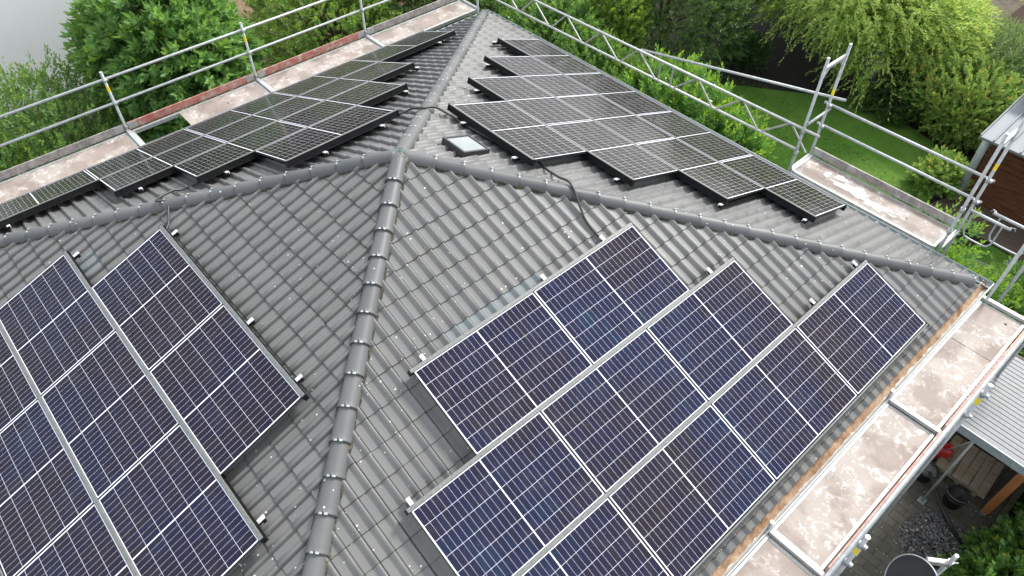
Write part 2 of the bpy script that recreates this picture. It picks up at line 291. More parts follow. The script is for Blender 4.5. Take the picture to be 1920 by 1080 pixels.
# ------------------------------------------------------------------ mesh helpers
class MB:
    def __init__(s): s.v = []; s.f = []; s.mi = []; s.sm = []; s.cur = 0; s.smooth = False
    def add(s, vs, fs, smooth=None):
        o = len(s.v); s.v.extend([tuple(map(float, p)) for p in vs]); s.f.extend([tuple(i + o for i in f) for f in fs])
        s.mi.extend([s.cur] * len(fs)); s.sm.extend([s.smooth if smooth is None else smooth] * len(fs)); return s
    def box(s, c, size, mat=None):
        hx, hy, hz = [a / 2 for a in size]
        vs = [Vector((x, y, z)) for x in (-hx, hx) for y in (-hy, hy) for z in (-hz, hz)]
        if mat is not None: vs = [mat @ p for p in vs]
        vs = [p + Vector(c) for p in vs]
        return s.add(vs, [(0, 1, 3, 2), (4, 6, 7, 5), (0, 4, 5, 1), (2, 3, 7, 6), (0, 2, 6, 4), (1, 5, 7, 3)])
    def bbox(s, c, size, bev=0.004, mat=None):     # chamfered box
        hx, hy, hz = [a / 2 for a in size]; b = min(bev, hx * .9, hy * .9, hz * .9)
        vs = []
        for sx in (-1, 1):
            for sy in (-1, 1):
                for sz in (-1, 1):
                    vs += [(sx * (hx - b), sy * (hy - b), sz * hz), (sx * (hx - b), sy * hy, sz * (hz - b)), (sx * hx, sy * (hy - b), sz * (hz - b))]
        idx = lambda sx, sy, sz, k: (((sx > 0) * 2 + (sy > 0)) * 2 + (sz > 0)) * 3 + k
        F = []
        for sz in (-1, 1): F.append([idx(-1, -1, sz, 0), idx(1, -1, sz, 0), idx(1, 1, sz, 0), idx(-1, 1, sz, 0)][::sz])
        for sy in (-1, 1): F.append([idx(-1, sy, -1, 1), idx(-1, sy, 1, 1), idx(1, sy, 1, 1), idx(1, sy, -1, 1)][::sy])
        for sx in (-1, 1): F.append([idx(sx, -1, -1, 2), idx(sx, 1, -1, 2), idx(sx, 1, 1, 2), idx(sx, -1, 1, 2)][::sx])
        for sy in (-1, 1):
            for sz in (-1, 1): F.append([idx(-1, sy, sz, 0), idx(1, sy, sz, 0), idx(1, sy, sz, 1), idx(-1, sy, sz, 1)])
        for sx in (-1, 1):
            for sz in (-1, 1): F.append([idx(sx, -1, sz, 0), idx(sx, 1, sz, 0), idx(sx, 1, sz, 2), idx(sx, -1, sz, 2)])
        for sx in (-1, 1):
            for sy in (-1, 1): F.append([idx(sx, sy, -1, 1), idx(sx, sy, 1, 1), idx(sx, sy, 1, 2), idx(sx, sy, -1, 2)])
        for sx in (-1, 1):
            for sy in (-1, 1):
                for sz in (-1, 1): F.append([idx(sx, sy, sz, k) for k in range(3)])
        V = [Vector(p) for p in vs]
        if mat is not None: V = [mat @ p for p in V]
        return s.add([p + Vector(c) for p in V], F)
    def beam(s, a, b, w, h, up=(0, 0, 1), bev=0.003):   # rectangular bar from a to b
        a, b = Vector(a), Vector(b); x = (b - a); L = x.length; x.normalize()
        z = Vector(up); z = (z - x * z.dot(x)); z = z.normalized() if z.length > 1e-4 else x.orthogonal().normalized()
        y = z.cross(x); mt = Matrix((x, y, z)).transposed()
        return s.bbox((a + b) / 2, (L, w, h), bev, mt)
    def tube(s, pts, r, n=10, caps=True, closed=False, hollow=False):
        P = [Vector(p) for p in pts]; rings = []; ref = None
        rr = r if hasattr(r, '__len__') else [r] * len(P)
        vs = []
        for i, p in enumerate(P):
            d = (P[min(i + 1, len(P) - 1)] - P[max(i - 1, 0)]).normalized()
            if ref is None: ref = d.orthogonal().normalized()
            ref = (ref - d * ref.dot(d)).normalized(); q = d.cross(ref)
            for k in range(n):
                a = 2 * math.pi * k / n; vs.append(p + (ref * math.cos(a) + q * math.sin(a)) * rr[i])
        fs = []
        for i in range(len(P) - 1):
            for k in range(n): fs.append((i * n + k, i * n + (k + 1) % n, (i + 1) * n + (k + 1) % n, (i + 1) * n + k))
        s.add(vs, fs, True)
        if caps:
            o = len(s.v) - len(vs)
            s.f.append(tuple(o + k for k in range(n))[::-1]); s.f.append(tuple(o + (len(P) - 1) * n + k for k in range(n)))
            s.mi += [s.cur] * 2; s.sm += [False] * 2
        return s
    def build(s, name, mats, parent=None, origin=None, mw=None):
        me = bpy.data.meshes.new(name)
        vs = s.v
        if origin is not None: o = origin; vs = [(x - o[0], y - o[1], z - o[2]) for x, y, z in vs]
        me.from_pydata(vs, [], s.f); mats = mats if isinstance(mats, (list, tuple)) else [mats]
        for mt in mats: me.materials.append(mt)
        me.polygons.foreach_set('material_index', s.mi); me.polygons.foreach_set('use_smooth', s.sm); me.update()
        ob = bpy.data.objects.new(name, me); scene.collection.objects.link(ob)
        if origin is not None: ob.location = origin
        if mw is not None: ob.matrix_basis = mw
        if parent is not None:
            ob.parent = parent
            if mw is None: ob.matrix_parent_inverse = parent_inv(parent)
            else: ob.matrix_parent_inverse = parent_inv(parent)
        return ob
def world_of(o):
    mw = o.matrix_basis.copy()
    if o.parent: mw = world_of(o.parent) @ o.matrix_parent_inverse @ mw
    return mw
def parent_inv(p): return world_of(p).inverted()
def tag(o, label=None, cat=None, group=None, kind=None):
    if label: o['label'] = label
    if cat: o['category'] = cat
    if group: o['group'] = group
    if kind: o['kind'] = kind
    return o
def thing(name, loc, label, cat, group=None):
    o = bpy.data.objects.new(name, None); scene.collection.objects.link(o); o.location = loc
    o.empty_display_size = 0.2
    return tag(o, label, cat, group)
def copy_tree(o, parent=None):
    c = o.copy(); scene.collection.objects.link(c)
    if parent is not None: c.parent = parent
    for ch in [x for x in list(bpy.data.objects) if x.parent == o]: copy_tree(ch, c)
    return c
def np_mesh(name, V, F4, mats, attrs=None, smooth=False):
    me = bpy.data.meshes.new(name); nv, nf = len(V), len(F4); k = F4.shape[1]
    me.vertices.add(nv); me.vertices.foreach_set('co', np.ascontiguousarray(V, np.float32).ravel())
    me.loops.add(nf * k); me.loops.foreach_set('vertex_index', np.ascontiguousarray(F4, np.int32).ravel())
    me.polygons.add(nf); me.polygons.foreach_set('loop_start', np.arange(0, nf * k, k, dtype=np.int32))
    me.polygons.foreach_set('loop_total', np.full(nf, k, np.int32))
    if smooth: me.polygons.foreach_set('use_smooth', np.ones(nf, bool))
    for mt in mats: me.materials.append(mt)
    me.update(calc_edges=True); return me

# ------------------------------------------------------------------ roof geometry (fitted)
TH = {'NR': 0.3786, 'FL': 0.3786, 'FR': 0.3505, 'NL': 0.3505}
OUTD = {'NR': (1, 0), 'FR': (0, 1), 'FL': (-1, 0), 'NL': (0, -1)}
UDIR = {'NR': (0, 1), 'FR': (1, 0), 'FL': (0, -1), 'NL': (1, 0)}
def frame(f):
    th = TH[f]; o = Vector((*OUTD[f], 0)); u = Vector((*UDIR[f], 0))
    dn = o * math.cos(th) - Vector((0, 0, math.sin(th))); n = o * math.sin(th) + Vector((0, 0, math.cos(th)))
    return u, dn, n
def FP(f, u, v, h=0.0):
    U, D, N = frame(f); return U * u + D * v + N * h
def fmat(f, u, v, h=0.0):     # local X along the eave, Y up the slope, Z off the roof
    U, D, N = frame(f); Y = -D; X = Y.cross(N); p = FP(f, u, v, h)
    mt = Matrix((X, Y, N)).transposed().to_4x4(); mt.translation = p; return mt

ROLL, COURSE, PAN_H = 0.1825, 0.3165, -0.205
VEND = {'NR': 6.25, 'FL': 6.25, 'FR': 6.81, 'NL': 6.81}
VPH = {'NR': 1.091, 'NL': 1.247, 'FR': None, 'FL': None}
UPH = {'NR': -0.691 - 0.152, 'NL': 0.462, 'FR': 0.05, 'FL': 0.02}
EX, EY, EZ = 5.74, 6.32, -2.49

house = thing('house', (0, 0, -6), 'single storey house under a dark grey tiled pyramid roof', 'house')
def roll_profile():
    pts = [(0.0, 0.0), (0.006, 0.0), (0.0075, 0.001), (0.05, 0.0), (0.088, 0.0015), (0.1, 0.007), (0.115, 0.0175), (0.13, 0.0285), (0.143, 0.0365),
           (0.153, 0.041), (0.161, 0.041), (0.168, 0.0365), (0.1735, 0.028), (0.1775, 0.015), (0.1805, 0.001)]
    return pts
def tile_face(f):
    prof = roll_profile(); U0 = UPH[f]; vend = VEND[f]; half = 6.6
    ph = VPH[f] if VPH[f] is not None else vend - COURSE * 21
    k0 = int(math.floor((vend - ph) / COURSE + .45))
    n0 = int(math.floor((-half - U0) / ROLL)) // 2 * 2; n1 = int(math.ceil((half - U0) / ROLL))
    us, hs = [], []
    for n in range(n0, n1):
        for i, (x, h) in enumerate(prof):
            if i < 2: h = -0.013 if n % 2 == 0 else -0.005           # side lap groove every second roll
            us.append(U0 + n * ROLL + x); hs.append(h)
    us = np.array(us); hs = np.array(hs); nu = len(us)
    U, D, N = [np.array(a) for a in frame(f)]
    if f == 'FR': U = -U
    xs_ = np.mod((us[:-1] + us[1:]) / 2 - U0, ROLL); rollface = xs_ > 0.088
    V = []; F = []; UV = []; MI = []
    smooth = []
    kmin = int(math.floor((0 - ph) / COURSE)) 
    base = 0
    ntile = (np.floor((us - U0) / ROLL + 1e-6) // 2).astype(int)
    for k in range(kmin, k0):
        va, vb = ph + k * COURSE, ph + (k + 1) * COURSE
        if k == k0 - 1: vb = vend
        if vb <= 0.02: continue
        jit = rng.normal(0, 0.0022, 400)[ntile - ntile.min()]; jv = rng.normal(0, 0.003, 400)[ntile - ntile.min()]
        rows = [(va - 0.012, 0.0), ((va + vb) / 2, 0.008), (vb - 0.004, 0.0155), (vb, 0.0125), (vb + 0.001, -0.004)]
        for ri, (vv, hh) in enumerate(rows):
            vcol = vv + (jv if ri >= 2 else 0)
            P = us[:, None] * U + (np.ones(nu) * vcol)[:, None] * D + (PAN_H + hs + hh + (jit if ri >= 1 else 0) )[:, None] * N
            V.append(P)
            UV.append(np.stack([(us - U0) / (2 * ROLL), np.full(nu, (min(max(vv, va + .0005), vb - 0.0005) - ph) / COURSE + 50)], 1))
        for ri in range(4):
            i = np.arange(nu - 1); a = base + ri * nu + i
            q = np.stack([a, a + nu, a + nu + 1, a + 1], 1)
            F.append(q); um = (us[:-1] + us[1:]) / 2
            clean = np.zeros(nu - 1, int)
            if f == 'NR' and abs((va + vb) / 2 - (2.357 + COURSE / 2)) < 0.05: clean[(um > -1.06) & (um < 0.46)] = 1
            if f == 'NL' and abs((va + vb) / 2 - 4.0) < 0.17: clean[(um > -2.55) & (um < -2.2)] = 1
            MI.append(clean); smooth.append(rollface & (ri < 3))
        base += 5 * nu
    V = np.concatenate(V); F = np.concatenate(F); UV = np.concatenate(UV); MI = np.concatenate(MI); smooth = np.concatenate(smooth)
    # keep only what lies between the hips (with a cm of overlap under the hip tiles)
    o = np.array((*OUTD[f], 0.)); s_out = V @ o; uu = V @ U
    ratio = (EY / EX) if f in ('NR', 'FL') else (EX / EY)
    inside = np.abs(uu) <= s_out * ratio * 1.0 + 0.05
    keep = inside[F].all(1); F = F[keep]; MI = MI[keep]; smooth = smooth[keep]
    used = np.unique(F); remap = np.zeros(len(V), int); remap[used] = np.arange(len(used)); V = V[used]; UV = UV[used]; F = remap[F]
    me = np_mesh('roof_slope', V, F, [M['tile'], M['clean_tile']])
    uvl = me.uv_layers.new(name='UVMap'); uvl.data.foreach_set('uv', UV[F.ravel()].astype(np.float32).ravel())
    me.polygons.foreach_set('material_index', MI.astype(np.int32)); me.polygons.foreach_set('use_smooth', smooth.astype(bool)); me.update()
    ob = bpy.data.objects.new('roof_slope', me); scene.collection.objects.link(ob); ob.parent = house; ob.matrix_parent_inverse = parent_inv(house)
    return ob
for f in ('NR', 'NL', 'FR', 'FL'): tile_face(f)

# solid under the tiles, walls, soffit
b = MB()
zz = -0.27
b.add([(0, 0, zz), (EX - .05, -EY + .05, -2.56), (EX - .05, EY - .05, -2.56), (-EX + .05, EY - .05, -2.56), (-EX + .05, -EY + .05, -2.56)],
      [(0, 1, 2), (0, 2, 3), (0, 3, 4), (0, 4, 1), (4, 3, 2, 1)])
b.build('roof_deck', M['dark'], house)
b = MB(); b.box((0, 0, -2.72), (2 * EX - .12, 2 * EY - .12, 0.18)); b.build('soffit', M['darkwood'], house)
b = MB(); b.box((0, 0, -4.41), (2 * EX - 1.1, 2 * EY - 1.1, 3.18)); b.build('wall', M['white_render'], house)

# gutters
def gutter(f, mat, litter):
    U, D, N = frame(f); o = Vector((*OUTD[f], 0)); E = (EX if f in ('NR', 'FL') else EY); L = (EY if f in ('NR', 'FL') else EX)
    r = 0.065; cx = E + 0.055; cz = -2.555
    prof = [(r + 0.008, 0.004), (r + 0.008, 0.014), (r - 0.004, 0.014)]
    prof = [(cx + r * math.cos(math.pi * k / 10), cz - r * math.sin(math.pi * k / 10)) for k in range(11)]
    outer = [(cx + (r + .006) * math.cos(math.pi * k / 10), cz - (r + .006) * math.sin(math.pi * k / 10)) for k in range(11)]
    ring = prof + outer[::-1]; n = len(ring); b = MB()
    ends = [-(L + 0.12), L + 0.12]
    vs = [o * x + U * e + Vector((0, 0, z)) for e in ends for x, z in ring]
    b.add(vs, [(i, (i + 1) % n, n + (i + 1) % n, n + i) for i in range(n)])
    b.add([o * x + U * ends[0] + Vector((0, 0, z)) for x, z in ring], [tuple(range(n))]); b.add([o * x + U * ends[1] + Vector((0, 0, z)) for x, z in ring], [tuple(range(n))[::-1]])
    b.tube([o * (cx + r + .006) + U * e + Vector((0, 0, cz + .006)) for e in ends], 0.011, 8)
    g_ = b.build('gutter', mat, house)
    for i in range(0):
        bb = MB()
        e = -L + 0.4 + i * 0.9; a = o * (cx - r - .01) + U * e + Vector((0, 0, cz + .012)); c = o * (cx + r + .004) + U * e + Vector((0, 0, cz + .008))
        bb.beam(a, c, 0.02, 0.004); bb.build('gutter_bracket', mat, g_)
    if litter:
        b = MB(); k = 240; vs = []; fs = []
        for i in range(k):
            e = ends[0] + .02 + (ends[1] - ends[0] - .04) * i / (k - 1); w = rng.normal(0, .006, 4)
            vs += [o * (cx - .062) + U * e + Vector((0, 0, cz - .012 + w[0])), o * (cx - .03) + U * e + Vector((0, 0, cz - .028 + w[1])),
                   o * (cx - .005 + w[2]) + U * e + Vector((0, 0, cz - .05 + w[3] * .4)), o * (cx + .02 + w[2]) + U * e + Vector((0, 0, cz - .0615))]
            if i: q = 4 * (i - 1); fs += [(q + j, q + j + 1, q + j + 5, q + j + 4) for j in range(3)]
        b.add(vs, fs, True); b.build('leaf_litter', M['litter'], g_)
gutter('NR', M['oldzinc'], True); gutter('FR', M['zinc'], False); gutter('FL', M['zinc'], False); gutter('NL', M['zinc'], False)

# hips
def hip_dir(sx, sy): return Vector((sx * EX, sy * EY * 1.0, 0))
HR = (math.tan(TH['NR']), math.tan(TH['FR']))
def hip_pt(sx, sy, z, dz=0.0): return Vector((sx * (-z) / HR[0], sy * (-z) / HR[1], z + dz))
def cap_mesh():
    b = MB(); L = 0.425; n = 14; secs = [(0.0, .1), (0.05, .102), (L * .85, .1135), (L - .02, .115), (L - .012, .1175), (L, .1165)]
    def shell(dr, flip):
        vs = []; 
        for x, r in secs:
            for k in range(n + 1):
                a = math.pi * k / n; vs.append((x, (r + dr) * math.cos(a) * 1.04, (r + dr) * (math.sin(a) * 1.0) - 0.02))
        fs = []
        for i in range(len(secs) - 1):
            for k in range(n):
                q = i * (n + 1) + k; f = (q, q + 1, q + n + 2, q + n + 1); fs.append(f if flip else f[::-1])
        b.add(vs, fs, True); return len(vs)
    nv = shell(0, True); shell(-0.014, False)
    o2 = nv; e0 = (len(secs) - 1) * (n + 1)
    b.f += [(e0 + k, e0 + k + 1, o2 + e0 + k + 1, o2 + e0 + k) for k in range(n)]; b.mi += [0] * n; b.sm += [False] * n
    b.f += [(k, o2 + k, o2 + k + 1, k + 1) for k in range(n)]; b.mi += [0] * n; b.sm += [False] * n
    # raised nose near the lower end
    c = (L - .035, 0, .094)
    b.add([(L - .075, 0, .0925), (L - .012, -.02, .094), (L - .012, .02, .094), (L - .018, 0, .108)], [(0, 1, 3), (0, 3, 2), (1, 2, 3)], False)
    return b
def clip_mesh():
    b = MB(); L = 0.425
    for sgn in (-1, 1):
        pts = []
        for k in range(6):
            a = math.pi / 2 + sgn * (0.1 + k * 0.055); r = .1195
            pts.append((a, r))
        vs = []
        for a, r in pts:
            for x in (L - .016, L + .006): vs.append((x, r * math.cos(a) * 1.04, r * math.sin(a) - .02)); vs.append((x, (r - .006) * math.cos(a) * 1.04, (r - .006) * math.sin(a) - .02))
        fs = []
        for i in range(5):
            q = 4 * i; fs += [(q, q + 2, q + 6, q + 4), (q + 2, q + 3, q + 7, q + 6), (q, q + 4, q + 5, q + 1)]
        fs += [(0, 1, 3, 2), (20, 22, 23, 21)]
        b.add(vs, fs)
    return b
M['clip'] = simple('pale_clip', (0.14, 0.17, 0.185), (0.5, 0.54, 0.54), 90, 0.6)
cap0 = None
for (sx, sy) in ((1, -1), (1, 1), (-1, 1), (-1, -1)):
    a = hip_pt(sx, sy, 0, -0.138 - 0.088); e = hip_pt(sx, sy, -2.3, -0.138 - 0.088); d = (e - a).normalized(); Lh = Vector((EX, EY, 0)).length / Vector((d.x, d.y, 0)).length
    up = Vector((0, 0, 1)); y = up.cross(d).normalized(); z = d.cross(y)
    base = Matrix((d, y, z)).transposed().to_4x4()
    s0 = 0.815 - 0.425 + (0.0 if (sx, sy) == (1, -1) else 0.02); ncap = int((Lh - s0 + .03) / 0.369)
    for i in range(-1, ncap):
        if (sx, sy) == (1, -1) and i > 15: break
        s = s0 + i * 0.369
        if s < 0.02: s = 0.03
        mt = base.copy(); mt.translation = a + d * s
        mt = mt @ Matrix.Rotation(R(random.uniform(-.5, .5)), 4, 'Z') @ Matrix.Rotation(R(-1.9 + 0.15 * random.uniform(-1, 1)), 4, 'Y')
        if cap0 is None:
            cap0 = cap_mesh().build('hip_tile', M['cap'], house, mw=mt); clip0 = clip_mesh().build('clip', M['clip'], None); clip0.parent = cap0
        else:
            c = cap0.copy(); scene.collection.objects.link(c); c.parent = house; c.matrix_parent_inverse = parent_inv(house); c.matrix_basis = mt
            cc = clip0.copy(); scene.collection.objects.link(cc); cc.parent = c
        
    # ridge roll: crumbly mortar edge under the hip tiles
    b = MB(); vs = []; fs = []; k = 170
    for i in range(k):
        s = 0.1 + (Lh - 0.42) * i / (k - 1); p = a + d * s
        j = rng.normal(0, .007, 4)
        vs += [p + y * (-.128 + j[0]) - z * (.034), p + y * (-.118) + z * (.006 + j[1]), p + z * 0.06, p + y * .118 + z * (.006 + j[2]), p + y * (.128 + j[3]) - z * (.034)]
        if i: q = 5 * (i - 1); fs += [(q + t, q + t + 5, q + t + 6, q + t + 1) for t in range(4)]
    b.add(vs, fs, True); b.build('ridge_roll', M['moss'], house)
# apex lump
b = MB(); vs = []; fs = []; nr_, ns_ = 9, 28
for i in range(nr_):
    ph_ = (math.pi / 2) * i / (nr_ - 1)
    for k in range(ns_):
        a = 2 * math.pi * k / ns_; rr = (0.185 + .02 * math.cos(4 * (a - R(47)))) * math.sin(ph_) * (1 + rng.normal(0, .03))
        vs.append((rr * math.cos(a), rr * math.sin(a), -0.30 + .145 * math.cos(ph_) ** 0.8 + rng.normal(0, .004)))
for i in range(nr_ - 1):
    for k in range(ns_): fs.append((i * ns_ + k, (i + 1) * ns_ + k, (i + 1) * ns_ + (k + 1) % ns_, i * ns_ + (k + 1) % ns_))
b.add(vs, fs, True); b.build('apex_cap', M['mortar'], house)

# roof hatch
u0, u1, v0, v1 = -0.13, 0.34, 0.865, 1.345
hm = fmat('FR', (u0 + u1) / 2, (v0 + v1) / 2, -0.2); HW, HL = (u1 - u0) / 2, (v1 - v0) / 2
hatch = bpy.data.objects.new('roof_hatch', None); scene.collection.objects.link(hatch); hatch.parent = house; hatch.matrix_parent_inverse = parent_inv(house); hatch.matrix_basis = hm
b = MB(); t = 0.035; hh = .115
for (cx_, cy_, sx_, sy_) in ((0, HL - t / 2, 2 * HW, t), (0, -HL + t / 2, 2 * HW, t), (-HW + t / 2, 0, t, 2 * HL - 2 * t), (HW - t / 2, 0, t, 2 * HL - 2 * t)):
    b.bbox((cx_, cy_, hh / 2), (sx_, sy_, hh), .004)
b.bbox((0, 0, -.005), (2 * HW + .08, 2 * HL + .1, .03))
o = b.build('hatch_frame', M['frame']); o.parent = hatch
M['hatchglass'] = simple('hatch_glass', (0.17, 0.2, 0.195), (0.24, 0.27, 0.265), 3, 0.12)
b = MB(); b.bbox((0, 0, hh - .02), (2 * HW - 2 * t + .004, 2 * HL - 2 * t + .004, .012)); o = b.build('pane', M['hatchglass']); o.parent = hatch

# ------------------------------------------------------------------ solar panels
HP = 0.891; RP = 1.1654
U0 = {'NR': -1.658, 'FR': -0.8883, 'FL': -0.7593, 'NL': -1.7218}
V0 = {'NR': 2.5778, 'FR': 1.6431, 'FL': 1.3209, 'NL': 2.8949}
ROWS = {   # start in half panels, number of panels
    'NR': [(0, 2), (-1, 3), (-3, 5)],
    'NL': [(0, 2), (-1, 3), (-2, 4), (-3, 5)][:3],
    'FR': [(0, 1), (-1, 2), (-2, 3), (-3, 4)],
    'FL': [(0, 1), (-1, 2), (-2, 3), (-4, 5)]}
ROWS['FL'][3] = (-4, 5)
ROWS['NL'] = [(0, 2), (-1, 3), (-1, 3)]
def panel_proto():
    root = bpy.data.objects.new('solar_panel', None); scene.collection.objects.link(root)
    b = MB(); t = .006; th_ = .035
    for s in (-1, 1):
        b.bbox((0, s * (PW / 2 - t / 2), -th_ / 2), (PL, t, th_), .001); b.bbox((s * (PL / 2 - t / 2), 0, -th_ / 2), (t, PW - 2 * t, th_), .001)
    o = b.build('frame', M['frame']); o.parent = root
    b = MB(); x, y = PL / 2 - t + .001, PW / 2 - t + .001
    b.add([(-x, -y, -.0035), (x, -y, -.0035), (x, y, -.0035), (-x, y, -.0035)], [(0, 1, 2, 3)])
    b.add([(-x, -y, -.0095), (x, -y, -.0095), (x, y, -.0095), (-x, y, -.0095)], [(3, 2, 1, 0)])
    o = b.build('glass', M['cell']); o.parent = root
    return root
proto = panel_proto(); first = True
FN = {'NR': 'right front', 'NL': 'left front', 'FR': 'right rear', 'FL': 'left rear'}
ORD = ['first', 'second', 'third', 'fourth', 'fifth']
FD = {'NR': ('near right slope', 'counting from the near hip'), 'NL': ('near left slope', 'counting from the left hip'),
      'FR': ('far right slope', 'counting from the far hip'), 'FL': ('far left slope', 'counting from the far hip')}
RN = {3: ['top', 'middle', 'bottom'], 4: ['top', 'second', 'third', 'bottom']}
for f in ('NR', 'NL', 'FR', 'FL'):
    rows = ROWS[f]; nr = len(rows)
    for r, (h0, n) in enumerate(rows):
        for i in range(n):
            u = U0[f] + h0 * HP + (i + .5) * 2 * HP; v = V0[f] + r * RP + PW / 2
            P = proto if first else copy_tree(proto)
            first = False
            P.matrix_basis = fmat(f, u, v, rng.normal(0, .001)) @ Matrix.Rotation(R(rng.normal(0, .06)), 4, 'X') @ Matrix.Rotation(R(rng.normal(0, .06)), 4, 'Y')
            if n == 1: pos_ = 'the only panel of the top row on the ' + FD[f][0]
            else: pos_ = '%s panel of the %s row on the %s, %s' % (ORD[i], RN[nr][r], FD[f][0], FD[f][1])
            tag(P, pos_, 'solar panel', 'solar panels on the ' + FD[f][0])

# rails
for f in ('NR', 'NL', 'FR', 'FL'):
    rows = ROWS[f]; U, D, N = frame(f)
    col = M['rail']
    for r in range(len(rows) + 1):
        sp = []
        for rr in (r - 1, r):
            if 0 <= rr < len(rows): h0, n = rows[rr]; sp += [U0[f] + h0 * HP, U0[f] + (h0 + 2 * n) * HP]
        a, c = min(sp) - .025, max(sp) + .005
        v = V0[f] + r * RP - 0.021
        g_ = thing('mounting_rail', FP(f, a, v, -.2), 'grey rail %s on the %s' % (['above the top row of panels', 'between the top row and the row below it', 'under the second row of panels', 'under the third row of panels', 'below the bottom row of panels'][r if r < len(rows) else 4], FD[f][0]), 'rail', 'mounting rails of the ' + FD[f][0])
        b = MB(); b.beam(FP(f, a, v, .001), FP(f, c, v, .001), (.046 if r < len(rows) else .022), .012, N, .004); b.build('cover', col, g_)
        b = MB(); b.beam(FP(f, a, v, -.052), FP(f, c, v, -.052), .03, .094, N, .003)
        b.beam(FP(f, a, v, -.094), FP(f, c, v, -.094), .05, .01, N, .003)
        b.build('rail', M['black_rail'], g_)
        for e in (a - .004, c + .004): b = MB(); b.beam(FP(f, e - .003, v, -.045), FP(f, e + .003, v, -.045), .056, .104, N, .002); b.build('end_cap', M['black_rail'], g_)
# support rails with bright ends
SUP = {'NR': [(-1.438, 0), (0.413, 0), (1.468, 0), (-2.475, 1), (2.429, 1), (-4.0, 2), (4.479, 2), (3.4, 2)],
       'NL': [(-1.58, 0), (0.463, 0), (1.558, 0), (-2.557, 1), (2.512, 1)],
       'FR': [(-0.481, 0), (0.626, 0), (-1.511, 1), (1.561, 1), (-2.527, 2), (2.645, 2), (-3.626, 3), (3.467, 3)],
       'FL': [(-0.448, 0), (0.488, 0), (-1.599, 1), (1.52, 1), (-2.583, 2), (2.482, 2), (-3.9, 3), (4.2, 3)]}
SN = {}
for f, L in SUP.items():
    U, D, N = frame(f)
    order = sorted(L)
    for (u, r) in L:
        va = V0[f] + r * RP - .125; vb = V0[f] + len(ROWS[f]) * RP - .02
        i = order.index((u, r))
        lb = 'bright tipped downslope rail, %s along the %s from its %s end' % (['first', 'second', 'third', 'fourth', 'fifth', 'sixth', 'seventh', 'eighth'][i], FD[f][0], {'NR': 'near', 'NL': 'left', 'FR': 'far', 'FL': 'far'}[f])
        g_ = thing('support_rail', FP(f, u, va, -.2), lb, 'rail', 'support rails of the ' + FD[f][0])
        b = MB(); b.beam(FP(f, u, va + .01, -.12), FP(f, u, vb, -.12), .04, .04, N, .003); b.build('rail', M['black_rail'], g_)
        b = MB(); b.beam(FP(f, u, va - .012, -.093), FP(f, u, va + .075, -.093), .05, .012, N, .003); b.beam(FP(f, u - .018, va - .012, -.108), FP(f, u - .018, va + .03, -.108), .012, .03, N, .002)
        b.build('end_clamp', M['bright'], g_)
        b = MB(); b.beam(FP(f, u + .012, va + .002, -.12), FP(f, u + .012, va + .04, -.12), .052, .05, N, .003)
        b.build('roof_hook', M['black_rail'], g_)

# conduits
def smooth_path(pts, n=10):
    P = [Vector(p) for p in pts]; out = []
    Q = [P[0] * 2 - P[1]] + P + [P[-1] * 2 - P[-2]]
    for i in range(1, len(Q) - 2):
        for k in range(n):
            t = k / n; a, b_, c, d = Q[i - 1], Q[i], Q[i + 1], Q[i + 2]
            out.append(0.5 * ((2 * b_) + (c - a) * t + (2 * a - 5 * b_ + 4 * c - d) * t * t + (3 * b_ - a - 3 * c + d) * t ** 3))
    out.append(P[-1]); return out
def conduit(pts, label, r=.016):
    P = smooth_path(pts, 26); rr = [r * (1 + .06 * (i % 2)) for i in range(len(P))]
    b = MB(); b.tube(P, rr, 9); o = b.build('cable_conduit', M['cable'], origin=tuple(P[0])); tag(o, label, 'cable', 'black cable conduits crossing the hips')
c1 = hip_pt(-1, 1, -.415, -.125)
conduit([FP('FL', -0.75, 1.5, -.1), FP('FL', -.9, 1.45, -.12), FP('FL', -1.05, 1.38, -.1), c1 + Vector((-.07, -.09, .02)), c1 + Vector((.02, .0, .03)), FP('FR', -1.02, 1.44, -.09), FP('FR', -.85, 1.53, -.11), FP('FR', -.6, 1.585, -.13), FP('FR', -.4, 1.6, -.13), FP('FR', .1, 1.62, -.1)],
        'black conduit draped over the far hip between the two rear arrays')
c2 = hip_pt(1, 1, -.6, -.12)
conduit([FP('FR', .5, 2.2, -.1), FP('FR', .74, 1.93, -.13), FP('FR', .95, 1.88, -.145), FP('FR', 1.22, 1.84, -.12), c2 + Vector((.0, .0, .035)), FP('NR', 1.5, 2.1, -.14), FP('NR', 1.48, 2.38, -.15), FP('NR', 1.48, 2.6, -.12)],
        'black conduit running over the right hip down to the near right array')
c3 = hip_pt(-1, -1, -.92, -.12)
conduit([FP('FL', 1.7, 2.6, -.1), FP('FL', 1.88, 2.72, -.15), FP('FL', 2.1, 2.73, -.15), FP('FL', 2.25, 2.7, -.1), c3 + Vector((0.0, 0.0, .03)), FP('NL', -2.19, 2.62, -.13), FP('NL', -2.0, 2.72, -.15), FP('NL', -1.86, 2.8, -.15), FP('NL', -1.7, 2.95, -.12)],
        'black conduit bent over the left hip down to the near left array')

